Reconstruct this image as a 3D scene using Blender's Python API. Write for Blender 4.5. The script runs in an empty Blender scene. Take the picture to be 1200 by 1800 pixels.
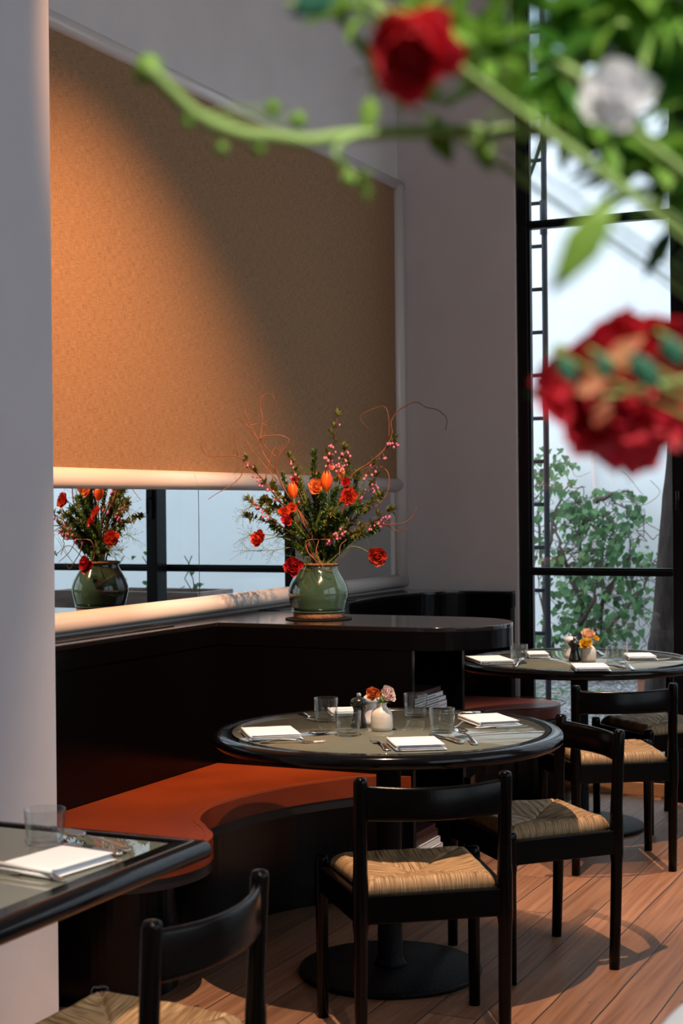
import bpy, bmesh, math, random
from mathutils import Vector, Matrix, noise
random.seed(7)
PI = math.pi
S = bpy.context.scene
COL = S.collection

# ------------------------------------------------------------------ camera
F_PX, EYE = 2700.0, 1.46
YAW, ROLL = math.radians(24.8), math.radians(0.55)
CX, CY = 3.161, -7.595
cd = bpy.data.cameras.new('camera'); cam = bpy.data.objects.new('camera', cd); COL.objects.link(cam)
cd.sensor_fit = 'VERTICAL'; cd.sensor_height = 36.0; cd.sensor_width = 24.0
cd.lens = 36.0 * F_PX / 1800.0
cd.clip_start = 0.05; cd.clip_end = 200
cam.matrix_world = (Matrix.Translation((CX, CY, EYE)) @ Matrix.Rotation(YAW, 4, 'Z')
                    @ Matrix.Rotation(PI/2 - math.atan(10/F_PX), 4, 'X') @ Matrix.Rotation(-ROLL, 4, 'Z'))
cd.dof.use_dof = True; cd.dof.focus_distance = 5.3; cd.dof.aperture_fstop = 54.0/10.5
S.camera = cam

# ------------------------------------------------------------------ world, light, exposure
S.view_settings.view_transform = 'Standard'; S.view_settings.look = 'None'
S.view_settings.exposure = 1.45; S.view_settings.gamma = 1.0; S.view_settings.use_curve_mapping = False
S.cycles.use_denoising = True
S.cycles.max_bounces = 10; S.cycles.transparent_max_bounces = 16; S.cycles.transmission_bounces = 8
S.cycles.sample_clamp_indirect = 6.0
S.cycles.caustics_reflective = False; S.cycles.caustics_refractive = False
w = bpy.data.worlds.new('sky'); S.world = w; w.use_nodes = True
wn = w.node_tree; bg = wn.nodes['Background']
SKY = 1.0
tc = wn.nodes.new('ShaderNodeTexCoord'); sx = wn.nodes.new('ShaderNodeSeparateXYZ'); cr = wn.nodes.new('ShaderNodeValToRGB')
wn.links.new(tc.outputs['Generated'], sx.inputs[0]); wn.links.new(sx.outputs['Z'], cr.inputs[0])
cr.color_ramp.elements[0].color = (0.62, 0.68, 0.75, 1); cr.color_ramp.elements[1].color = (0.82, 0.92, 1.0, 1)
wn.links.new(cr.outputs[0], bg.inputs['Color']); bg.inputs['Strength'].default_value = SKY * 1.25

def spot(name, loc, target, watts, deg, blend, color, size=0.015):
    l = bpy.data.lights.new(name, 'SPOT'); o = bpy.data.objects.new(name, l); COL.objects.link(o)
    l.energy = watts; l.spot_size = math.radians(deg); l.spot_blend = blend; l.color = color; l.shadow_soft_size = size
    o.location = loc; o.rotation_euler = (Vector(target) - Vector(loc)).to_track_quat('-Z', 'Y').to_euler()
    return o
WARM = (1.0, 0.70, 0.47)
spot('spot_table_one', (1.63, -4.16, 4.2), (1.50, -3.15, 0.0), 330, 45, 0.45, WARM)
spot('spot_table_two', (1.96, -1.63, 4.2), (1.62, -1.12, 0.0), 280, 40, 0.4, WARM)
spot('spot_table_three', (2.3, -6.4, 4.2), (1.45, -5.1, 0.6), 230, 27, 0.5, WARM)
spot('spot_panel', (2.1, -4.6, 4.2), (0.0, -2.72, 1.58), 560, 39, 1.0, (1.0, 0.50, 0.22))
spot('spot_bouquet', (2.2, -3.95, 4.2), (0.45, -2.15, 1.1), 240, 22, 0.6, WARM)
spot('fill_near_flowers', (4.3, -8.2, 4.2), (3.3, -6.7, 1.6), 260, 42, 0.6, (1.0, 0.92, 0.82))  # added fill lamp, brightens the near bouquet; not one of the room's own spots

def portal(name, loc, rot, sx_, sy_):
    l = bpy.data.lights.new(name, 'AREA'); o = bpy.data.objects.new(name, l); COL.objects.link(o)
    l.shape = 'RECTANGLE'; l.size = sx_; l.size_y = sy_; l.cycles.is_portal = True
    o.location = loc; o.rotation_euler = rot
portal('portal_back', (3.5, 0.1, 2.2), (-PI/2, 0, 0), 5.7, 4.2)
portal('portal_right', (7.05, -5.0, 2.6), (0, PI/2, 0), 3.2, 7.0)

# ------------------------------------------------------------------ pixel -> place helpers (the camera above, measured planes)
def ray(px, py):
    dx, dy = px - 600, py - 890
    c, s = math.cos(ROLL), math.sin(ROLL)
    u, v = c*dx - s*dy, s*dx + c*dy
    X, Z = u/F_PX, -v/F_PX
    c, s = math.cos(YAW), math.sin(YAW)
    return Vector((c*X - s, s*X + c, Z))
CAM = Vector((CX, CY, EYE))
def onz(px, py, z):
    d = ray(px, py); return CAM + d * ((z - EYE)/d.z)
def ony(px, py, y):
    d = ray(px, py); return CAM + d * ((y - CY)/d.y)
def atd(px, py, depth):
    return CAM + ray(px, py) * depth

# ------------------------------------------------------------------ materials
def nt(name):
    m = bpy.data.materials.new(name); m.use_nodes = True
    return m, m.node_tree.nodes, m.node_tree.links, m.node_tree.nodes['Principled BSDF']
def mat(name, col, rough=0.5, metal=0.0, coat=0.0, spec=0.5, vary=0.0, vscale=8.0, bump=0.0, bscale=60.0, trans=0.0, sss=0.0, sheen=0.0, col2=None, stretch=(1, 1, 1), coords='Object', ior=1.45):
    m, N, L, b = nt(name)
    b.inputs['Base Color'].default_value = (*col, 1); b.inputs['Roughness'].default_value = rough
    b.inputs['Metallic'].default_value = metal; b.inputs['Coat Weight'].default_value = coat
    b.inputs['Coat Roughness'].default_value = 0.05
    b.inputs['Specular IOR Level'].default_value = spec; b.inputs['Transmission Weight'].default_value = trans
    b.inputs['Sheen Weight'].default_value = sheen; b.inputs['IOR'].default_value = ior
    if vary or bump or col2:
        t = N.new('ShaderNodeTexCoord'); mp = N.new('ShaderNodeMapping'); L.new(t.outputs[coords], mp.inputs[0])
        mp.inputs['Scale'].default_value = stretch
    if vary or col2:
        n = N.new('ShaderNodeTexNoise'); n.inputs['Scale'].default_value = vscale; n.inputs['Detail'].default_value = 5
        L.new(mp.outputs[0], n.inputs['Vector'])
        r = N.new('ShaderNodeValToRGB'); L.new(n.outputs['Fac'], r.inputs[0])
        a = col; c2 = col2 or tuple(min(1, c*(1+vary)) for c in col)
        if not col2: a = tuple(c*(1-vary) for c in col)
        r.color_ramp.elements[0].position = 0.35; r.color_ramp.elements[1].position = 0.65
        r.color_ramp.elements[0].color = (*a, 1); r.color_ramp.elements[1].color = (*c2, 1)
        L.new(r.outputs[0], b.inputs['Base Color'])
    if bump:
        n = N.new('ShaderNodeTexNoise'); n.inputs['Scale'].default_value = bscale; n.inputs['Detail'].default_value = 4
        L.new(mp.outputs[0], n.inputs['Vector'])
        bp = N.new('ShaderNodeBump'); bp.inputs['Strength'].default_value = bump; bp.inputs['Distance'].default_value = 0.01
        L.new(n.outputs['Fac'], bp.inputs['Height']); L.new(bp.outputs[0], b.inputs['Normal'])
    return m
def math_node(N, L, op, a, b=None):
    n = N.new('ShaderNodeMath'); n.operation = op
    for i, x in enumerate((a, b)):
        if x is None: continue
        if isinstance(x, (int, float)): n.inputs[i].default_value = x
        else: L.new(x, n.inputs[i])
    return n.outputs[0]

M = {}
M['plaster'] = mat('plaster', (0.61, 0.545, 0.53), 0.85, bump=0.12, bscale=18, vary=0.03, vscale=3)
M['plaster_pier'] = mat('plaster_pier', (0.50, 0.47, 0.50), 0.85, bump=0.15, bscale=14, vary=0.02, vscale=3)
M['ceiling'] = mat('ceiling_paint', (0.62, 0.6, 0.58), 0.9)
M['trim'] = mat('painted_trim', (0.60, 0.53, 0.50), 0.35, coat=0.2)
M['lacquer'] = mat('black_lacquer', (0.0015, 0.0012, 0.0015), 0.16, spec=0.20, bump=0.03, bscale=40, stretch=(1, 8, 8))
M['counter_top'] = mat('counter_top_lacquer', (0.007, 0.006, 0.006), 0.14, coat=0.5)
M['chair_black'] = mat('black_stained_beech', (0.002, 0.0016, 0.0016), 0.19, spec=0.15, bump=0.04, bscale=60, stretch=(6, 6, 1))
M['table_black'] = mat('black_table_rim', (0.0025, 0.0025, 0.0035), 0.13, spec=0.30)
M['cast_iron'] = mat('cast_iron_black', (0.004, 0.004, 0.005), 0.42, spec=0.12, bump=0.35, bscale=220)
M['leather_orange'] = mat('rust_leather', (0.165, 0.025, 0.005), 0.42, spec=0.3, bump=0.10, bscale=90, vary=0.10, vscale=5)
M['leather_maroon'] = mat('maroon_leather', (0.16, 0.036, 0.024), 0.38, bump=0.10, bscale=90, vary=0.10, vscale=5)
M['piping'] = mat('leather_piping', (0.16, 0.035, 0.010), 0.5)
M['board'] = mat('dark_seat_board', (0.014, 0.012, 0.013), 0.4, spec=0.3)
M['frame_black'] = mat('black_steel_frame', (0.003, 0.0035, 0.005), 0.35, spec=0.2)
M['napkin'] = mat('white_linen', (0.82, 0.85, 0.90), 0.9, bump=0.25, bscale=300, sheen=0.2)
M['tablecloth'] = mat('white_tablecloth', (0.86, 0.85, 0.87), 0.9, bump=0.1, bscale=200)
M['steel'] = mat('polished_steel', (0.78, 0.72, 0.66), 0.14, metal=1.0)
M['ceramic'] = mat('cream_ceramic', (0.74, 0.68, 0.62), 0.28, coat=0.3, col2=(0.66, 0.58, 0.50), vscale=14, stretch=(0.3, 0.3, 3))
M['mill_black'] = mat('black_mill_wood', (0.01, 0.01, 0.01), 0.25, coat=0.4)
M['mill_white'] = mat('white_mill_wood', (0.72, 0.70, 0.72), 0.3, coat=0.3)
M['celadon'] = mat('celadon_glaze', (0.028, 0.058, 0.038), 0.10, coat=0.4, vary=0.18, vscale=7, bump=0.03, bscale=25)
M['raw_clay'] = mat('brown_clay', (0.16, 0.075, 0.04), 0.75, bump=0.5, bscale=120, vary=0.3, vscale=60)
M['book'] = mat('book_cover_white', (0.62, 0.60, 0.60), 0.5)
M['book_page'] = mat('book_pages', (0.66, 0.62, 0.58), 0.8, bump=0.6, bscale=500, stretch=(0.1, 0.1, 5))
M['book_dark'] = mat('book_cover_dark', (0.04, 0.012, 0.012), 0.35)
M['book_ink'] = mat('book_ink', (0.05, 0.05, 0.05), 0.6)
M['willow'] = mat('willow_bark', (0.17, 0.055, 0.022), 0.6, vary=0.3, vscale=30)
M['bark_twig'] = mat('blossom_twig_bark', (0.075, 0.03, 0.025), 0.7, vary=0.3, vscale=40)
M['stem_green'] = mat('green_stem', (0.12, 0.17, 0.035), 0.5)
M['leaf_a'] = mat('leaf_olive', (0.10, 0.12, 0.02), 0.5, col2=(0.19, 0.19, 0.045), vscale=25)
M['leaf_b'] = mat('leaf_fresh', (0.06, 0.13, 0.018), 0.5, col2=(0.11, 0.20, 0.045), vscale=25)
M['leaf_d'] = mat('leaf_dark', (0.035, 0.085, 0.02), 0.45, col2=(0.075, 0.14, 0.03), vscale=25)
M['bud_pink'] = mat('blossom_bud_pink', (0.36, 0.07, 0.15), 0.5, col2=(0.52, 0.17, 0.26), vscale=60)
M['petal_red'] = mat('petal_red', (0.36, 0.006, 0.016), 0.5, col2=(0.56, 0.03, 0.025), vscale=45)
M['petal_coral'] = mat('petal_coral', (0.45, 0.020, 0.016), 0.5, col2=(0.66, 0.085, 0.030), vscale=45)
M['petal_orange'] = mat('petal_orange', (0.66, 0.065, 0.010), 0.4, col2=(0.82, 0.20, 0.022), vscale=30, stretch=(2, 2, 0.5))
M['petal_amber'] = mat('petal_amber', (0.85, 0.22, 0.02), 0.4, col2=(0.95, 0.42, 0.05), vscale=30, stretch=(2, 2, 0.5))
M['petal_pink'] = mat('petal_pink', (0.80, 0.28, 0.30), 0.5, col2=(0.88, 0.45, 0.42), vscale=30)
M['petal_peach'] = mat('petal_peach', (0.78, 0.26, 0.10), 0.5, col2=(0.88, 0.48, 0.26), vscale=40)
M['petal_rust'] = mat('petal_rust', (0.66, 0.13, 0.03), 0.5, col2=(0.85, 0.33, 0.10), vscale=60)
M['petal_cream'] = mat('petal_cream', (0.86, 0.76, 0.72), 0.5, col2=(0.84, 0.60, 0.58), vscale=50)
M['petal_yellow'] = mat('petal_yellow', (0.92, 0.58, 0.03), 0.5, col2=(0.95, 0.72, 0.12), vscale=40)
M['petal_blush'] = mat('petal_blush', (0.88, 0.55, 0.34), 0.5, col2=(0.90, 0.68, 0.5), vscale=40)
M['petal_white'] = mat('petal_white', (0.93, 0.93, 0.95), 0.5)
M['near_green'] = mat('near_leaf_green', (0.16, 0.36, 0.045), 0.5, col2=(0.30, 0.50, 0.08), vscale=22)
M['near_deep'] = mat('near_leaf_deep', (0.07, 0.24, 0.035), 0.5, col2=(0.14, 0.34, 0.06), vscale=22)
M['near_stem'] = mat('near_stem_green', (0.28, 0.42, 0.12), 0.5)
M['near_blue'] = mat('near_leaf_bluish', (0.05, 0.20, 0.12), 0.5, col2=(0.07, 0.26, 0.16), vscale=22)
M['near_red'] = mat('near_petal_red', (0.60, 0.010, 0.035), 0.5, col2=(0.78, 0.05, 0.07), vscale=20)
M['near_orange'] = mat('near_petal_orange', (0.88, 0.38, 0.20), 0.5, col2=(0.75, 0.08, 0.05), vscale=30)
M['vine_leaf'] = mat('vine_leaf', (0.035, 0.11, 0.045), 0.40, col2=(0.13, 0.26, 0.10), vscale=7)
M['vine_stem'] = mat('vine_stem', (0.10, 0.07, 0.06), 0.8)
M['garden_wall'] = mat('garden_wall_render', (0.80, 0.81, 0.84), 0.9, vary=0.03, vscale=1.2, bump=0.2, bscale=9)
M['garden_pipe'] = mat('pinkish_pipe', (0.62, 0.52, 0.52), 0.6)
M['ladder'] = mat('blue_black_iron', (0.035, 0.045, 0.062), 0.5)
M['tree_bark'] = mat('tree_bark', (0.032, 0.022, 0.020), 0.9, vary=0.35, vscale=14, bump=1.0, bscale=22, stretch=(3, 3, 0.6))
M['terracotta'] = mat('terracotta', (0.33, 0.15, 0.10), 0.8)
M['planter_wood'] = mat('weathered_planter_wood', (0.22, 0.16, 0.14), 0.8, vary=0.2, vscale=6, stretch=(1, 1, 6))
M['stone'] = mat('gravel_stone', (0.16, 0.155, 0.16), 0.9, col2=(0.42, 0.42, 0.44), vscale=14, coords='Generated')
M['baseboard'] = mat('oak_threshold', (0.42, 0.20, 0.10), 0.5, vary=0.12, vscale=5, stretch=(1, 8, 8))
M['shutter'] = mat('grey_shutter', (0.22, 0.28, 0.31), 0.6)
M['felt'] = mat('black_felt', (0.004, 0.004, 0.004), 0.8, spec=0.2)
M['mirror_edge'] = mat('mirror_edge', (0.5, 0.55, 0.55), 0.2, metal=1.0)

def mirror_mat():
    m, N, L, b = nt('mirror_silver'); b.inputs['Base Color'].default_value = (0.80, 0.86, 0.88, 1)
    b.inputs['Metallic'].default_value = 1; b.inputs['Roughness'].default_value = 0.004
    return m
M['mirror'] = mirror_mat()
def pane_fresnel(N, L, base=0.03, power=5.0):
    lw = N.new('ShaderNodeLayerWeight'); lw.inputs[0].default_value = 0.5
    p = math_node(N, L, 'POWER', lw.outputs['Facing'], power)
    return math_node(N, L, 'ADD', math_node(N, L, 'MULTIPLY', p, 0.9), base)
def glass_mat():
    m, N, L, b = nt('window_glass'); N.remove(b)
    t = N.new('ShaderNodeBsdfTransparent'); t.inputs[0].default_value = (0.93, 0.96, 0.96, 1)
    g = N.new('ShaderNodeBsdfGlossy'); g.inputs['Roughness'].default_value = 0.0
    x = N.new('ShaderNodeMixShader'); L.new(pane_fresnel(N, L), x.inputs[0]); L.new(t.outputs[0], x.inputs[1]); L.new(g.outputs[0], x.inputs[2])
    L.new(x.outputs[0], N['Material Output'].inputs[0]); return m
M['window_glass'] = glass_mat()
def tumbler_mat():
    m, N, L, b = nt('drinking_glass'); N.remove(b)
    t = N.new('ShaderNodeBsdfTransparent'); t.inputs[0].default_value = (0.95, 0.965, 0.965, 1)
    g = N.new('ShaderNodeBsdfGlossy'); g.inputs['Roughness'].default_value = 0.01
    x = N.new('ShaderNodeMixShader'); L.new(pane_fresnel(N, L, 0.05, 3.2), x.inputs[0]); L.new(t.outputs[0], x.inputs[1]); L.new(g.outputs[0], x.inputs[2])
    L.new(x.outputs[0], N['Material Output'].inputs[0]); return m
M['tumbler'] = tumbler_mat()
def tabletop_mat():
    m, N, L, b = nt('table_glass_over_linen')
    t = N.new('ShaderNodeTexCoord'); n = N.new('ShaderNodeTexNoise'); n.inputs['Scale'].default_value = 3
    n.inputs['Detail'].default_value = 8; L.new(t.outputs['Object'], n.inputs['Vector'])
    r = N.new('ShaderNodeValToRGB'); L.new(n.outputs[0], r.inputs[0])
    r.color_ramp.elements[0].color = (0.12, 0.13, 0.105, 1); r.color_ramp.elements[1].color = (0.175, 0.185, 0.152, 1)
    L.new(r.outputs[0], b.inputs['Base Color']); b.inputs['Roughness'].default_value = 0.5
    b.inputs['Specular IOR Level'].default_value = 0.0
    b.inputs['Coat Weight'].default_value = 1.0; b.inputs['Coat Roughness'].default_value = 0.01; b.inputs['Coat IOR'].default_value = 1.6
    return m
M['table_glass'] = tabletop_mat()
def burlap_mat():
    m, N, L, b = nt('burlap_fabric')
    t = N.new('ShaderNodeTexCoord'); b.inputs['Roughness'].default_value = 0.9; b.inputs['Specular IOR Level'].default_value = 0.1
    outs = []
    for sc in ((1, 30, 420), (1, 420, 30)):
        mp = N.new('ShaderNodeMapping'); mp.inputs['Scale'].default_value = sc; L.new(t.outputs['Object'], mp.inputs[0])
        n = N.new('ShaderNodeTexNoise'); n.inputs['Scale'].default_value = 1.0; n.inputs['Detail'].default_value = 3
        L.new(mp.outputs[0], n.inputs['Vector']); outs.append(n.outputs['Fac'])
    s = math_node(N, L, 'ADD', outs[0], outs[1]); h = math_node(N, L, 'MULTIPLY', s, 0.5)
    r = N.new('ShaderNodeValToRGB'); L.new(h, r.inputs[0])
    r.color_ramp.elements[0].position = 0.30; r.color_ramp.elements[1].position = 0.62
    r.color_ramp.elements[0].color = (0.165, 0.088, 0.047, 1); r.color_ramp.elements[1].color = (0.335, 0.195, 0.105, 1)
    L.new(r.outputs[0], b.inputs['Base Color'])
    bp = N.new('ShaderNodeBump'); bp.inputs['Strength'].default_value = 0.4; bp.inputs['Distance'].default_value = 0.003
    L.new(h, bp.inputs['Height']); L.new(bp.outputs[0], b.inputs['Normal'])
    return m
M['burlap'] = burlap_mat()
def floor_mat():
    m, N, L, b = nt('old_pine_boards')
    t = N.new('ShaderNodeTexCoord'); sp = N.new('ShaderNodeSeparateXYZ'); L.new(t.outputs['Object'], sp.inputs[0])
    # slightly wavy board edges
    wn_ = N.new('ShaderNodeTexNoise'); wn_.inputs['Scale'].default_value = 2.5; L.new(t.outputs['Object'], wn_.inputs['Vector'])
    wv = math_node(N, L, 'MULTIPLY', math_node(N, L, 'SUBTRACT', wn_.outputs['Fac'], 0.5), 0.012)
    q = math_node(N, L, 'DIVIDE', math_node(N, L, 'ADD', sp.outputs['X'], wv), 0.152)
    idx = math_node(N, L, 'FLOOR', q); fr = math_node(N, L, 'FRACT', q)
    cx = N.new('ShaderNodeCombineXYZ'); L.new(idx, cx.inputs[0])
    wh = N.new('ShaderNodeTexWhiteNoise'); wh.noise_dimensions = '3D'; L.new(cx.outputs[0], wh.inputs['Vector'])
    # board ends
    yo = math_node(N, L, 'ADD', math_node(N, L, 'DIVIDE', sp.outputs['Y'], 2.9), wh.outputs['Value'])
    fy = math_node(N, L, 'FRACT', yo); iy = math_node(N, L, 'FLOOR', yo)
    c2 = N.new('ShaderNodeCombineXYZ'); L.new(idx, c2.inputs[0]); L.new(iy, c2.inputs[1])
    w2 = N.new('ShaderNodeTexWhiteNoise'); w2.noise_dimensions = '3D'; L.new(c2.outputs[0], w2.inputs['Vector'])
    # grain
    gx = math_node(N, L, 'ADD', math_node(N, L, 'MULTIPLY', sp.outputs['X'], 1.0), math_node(N, L, 'MULTIPLY', w2.outputs['Value'], 9.0))
    c3 = N.new('ShaderNodeCombineXYZ'); L.new(gx, c3.inputs[0]); L.new(sp.outputs['Y'], c3.inputs[1])
    mp = N.new('ShaderNodeMapping'); mp.inputs['Scale'].default_value = (34, 1.5, 1); L.new(c3.outputs[0], mp.inputs[0])
    g = N.new('ShaderNodeTexNoise'); g.inputs['Scale'].default_value = 1; g.inputs['Detail'].default_value = 6; g.inputs['Distortion'].default_value = 0.8
    L.new(mp.outputs[0], g.inputs['Vector'])
    rings = N.new('ShaderNodeTexWave'); rings.inputs['Scale'].default_value = 1.2; rings.inputs['Distortion'].default_value = 9; rings.inputs['Detail'].default_value = 2
    mp2 = N.new('ShaderNodeMapping'); mp2.inputs['Scale'].default_value = (10, 0.8, 1); L.new(c3.outputs[0], mp2.inputs[0]); L.new(mp2.outputs[0], rings.inputs['Vector'])
    mixv = math_node(N, L, 'ADD', math_node(N, L, 'MULTIPLY', g.outputs['Fac'], 0.9), math_node(N, L, 'MULTIPLY', rings.outputs['Fac'], 0.10))
    r = N.new('ShaderNodeValToRGB'); L.new(mixv, r.inputs[0])
    r.color_ramp.elements[0].position = 0.25; r.color_ramp.elements[1].position = 0.75
    r.color_ramp.elements[0].color = (0.125, 0.050, 0.024, 1); r.color_ramp.elements[1].color = (0.26, 0.120, 0.060, 1)
    # tint per board
    hv = N.new('ShaderNodeHueSaturation'); L.new(r.outputs[0], hv.inputs['Color'])
    L.new(math_node(N, L, 'ADD', math_node(N, L, 'MULTIPLY', w2.outputs['Value'], 0.45), 0.78), hv.inputs['Value'])
    hv.inputs['Saturation'].default_value = 0.95
    # dark worn spots
    ds = N.new('ShaderNodeTexNoise'); ds.inputs['Scale'].default_value = 1.0; ds.inputs['Detail'].default_value = 3
    mp3 = N.new('ShaderNodeMapping'); mp3.inputs['Scale'].default_value = (45, 22, 1); L.new(t.outputs['Object'], mp3.inputs[0]); L.new(mp3.outputs[0], ds.inputs['Vector'])
    dr = N.new('ShaderNodeValToRGB'); L.new(ds.outputs['Fac'], dr.inputs[0])
    dr.color_ramp.elements[0].position = 0.69; dr.color_ramp.elements[1].position = 0.74
    dr.color_ramp.elements[0].color = (1, 1, 1, 1); dr.color_ramp.elements[1].color = (0.35, 0.32, 0.3, 1)
    mx = N.new('ShaderNodeMixRGB'); mx.blend_type = 'MULTIPLY'; mx.inputs[0].default_value = 1; L.new(hv.outputs[0], mx.inputs[1]); L.new(dr.outputs[0], mx.inputs[2])
    e1 = math_node(N, L, 'LESS_THAN', fr, 0.030); e2 = math_node(N, L, 'LESS_THAN', fy, 0.0014)
    e = math_node(N, L, 'MAXIMUM', e1, e2)
    m2 = N.new('ShaderNodeMixRGB'); L.new(e, m2.inputs[0]); L.new(mx.outputs[0], m2.inputs[1]); m2.inputs[2].default_value = (0.02, 0.014, 0.012, 1)
    L.new(m2.outputs[0], b.inputs['Base Color']); b.inputs['Roughness'].default_value = 0.48; b.inputs['Specular IOR Level'].default_value = 0.35
    bp = N.new('ShaderNodeBump'); bp.inputs['Strength'].default_value = 0.35; bp.inputs['Distance'].default_value = 0.004
    hh = math_node(N, L, 'SUBTRACT', mixv, math_node(N, L, 'MULTIPLY', e, 2.0)); L.new(hh, bp.inputs['Height']); L.new(bp.outputs[0], b.inputs['Normal'])
    return m
M['floor'] = floor_mat()
def rush_mat():
    m, N, L, b = nt('woven_rush')
    t = N.new('ShaderNodeTexCoord'); sp = N.new('ShaderNodeSeparateXYZ'); L.new(t.outputs['Object'], sp.inputs[0])
    ax = math_node(N, L, 'ABSOLUTE', sp.outputs['X']); ay = math_node(N, L, 'ABSOLUTE', sp.outputs['Y'])
    side = math_node(N, L, 'GREATER_THAN', ax, ay)
    res = []
    for sc in ((330, 11, 11), (11, 330, 11)):
        mp = N.new('ShaderNodeMapping'); mp.inputs['Scale'].default_value = sc; L.new(t.outputs['Object'], mp.inputs[0])
        n = N.new('ShaderNodeTexNoise'); n.inputs['Scale'].default_value = 1; n.inputs['Detail'].default_value = 3; L.new(mp.outputs[0], n.inputs['Vector'])
        res.append(n.outputs['Fac'])
    mx = N.new('ShaderNodeMix'); mx.data_type = 'FLOAT'; L.new(side, mx.inputs[0]); L.new(res[0], mx.inputs[2]); L.new(res[1], mx.inputs[3])
    r = N.new('ShaderNodeValToRGB'); L.new(mx.outputs[0], r.inputs[0]); e = r.color_ramp.elements
    e[0].position = 0.30; e[0].color = (0.085, 0.048, 0.024, 1); e[1].position = 0.68; e[1].color = (0.56, 0.38, 0.21, 1)
    k = e.new(0.5); k.color = (0.33, 0.19, 0.085, 1)
    L.new(r.outputs[0], b.inputs['Base Color']); b.inputs['Roughness'].default_value = 0.62
    bp = N.new('ShaderNodeBump'); bp.inputs['Strength'].default_value = 0.5; bp.inputs['Distance'].default_value = 0.003
    L.new(mx.outputs[0], bp.inputs['Height']); L.new(bp.outputs[0], b.inputs['Normal'])
    return m
M['rush'] = rush_mat()
def gravel_mat():
    m, N, L, b = nt('gravel_bed')
    t = N.new('ShaderNodeTexCoord'); v = N.new('ShaderNodeTexVoronoi'); v.inputs['Scale'].default_value = 34; L.new(t.outputs['Object'], v.inputs['Vector'])
    s = N.new('ShaderNodeSeparateColor'); L.new(v.outputs['Color'], s.inputs[0])
    r = N.new('ShaderNodeValToRGB'); L.new(s.outputs[0], r.inputs[0])
    r.color_ramp.elements[0].color = (0.05, 0.045, 0.042, 1); r.color_ramp.elements[1].color = (0.34, 0.33, 0.34, 1)
    L.new(r.outputs[0], b.inputs['Base Color']); b.inputs['Roughness'].default_value = 0.9
    bp = N.new('ShaderNodeBump'); bp.inputs['Strength'].default_value = 1.0; bp.inputs['Distance'].default_value = 0.02; bp.invert = True
    L.new(v.outputs['Distance'], bp.inputs['Height']); L.new(bp.outputs[0], b.inputs['Normal'])
    return m
M['gravel'] = gravel_mat()

def translucent(key, amt=0.4):
    m = M[key]; N, L = m.node_tree.nodes, m.node_tree.links; b = N['Principled BSDF']
    t = N.new('ShaderNodeBsdfTranslucent'); x = N.new('ShaderNodeMixShader'); x.inputs[0].default_value = amt
    for l in list(L):
        if l.to_node == b and l.to_socket.name == 'Base Color': L.new(l.from_socket, t.inputs[0])
    t.inputs[0].default_value = b.inputs['Base Color'].default_value
    L.new(b.outputs[0], x.inputs[1]); L.new(t.outputs[0], x.inputs[2]); L.new(x.outputs[0], N['Material Output'].inputs[0])
for k_ in list(M):
    if k_.startswith(('petal_', 'near_', 'leaf_', 'vine_leaf')) and k_ != 'near_stem': translucent(k_, 0.35)

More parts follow.
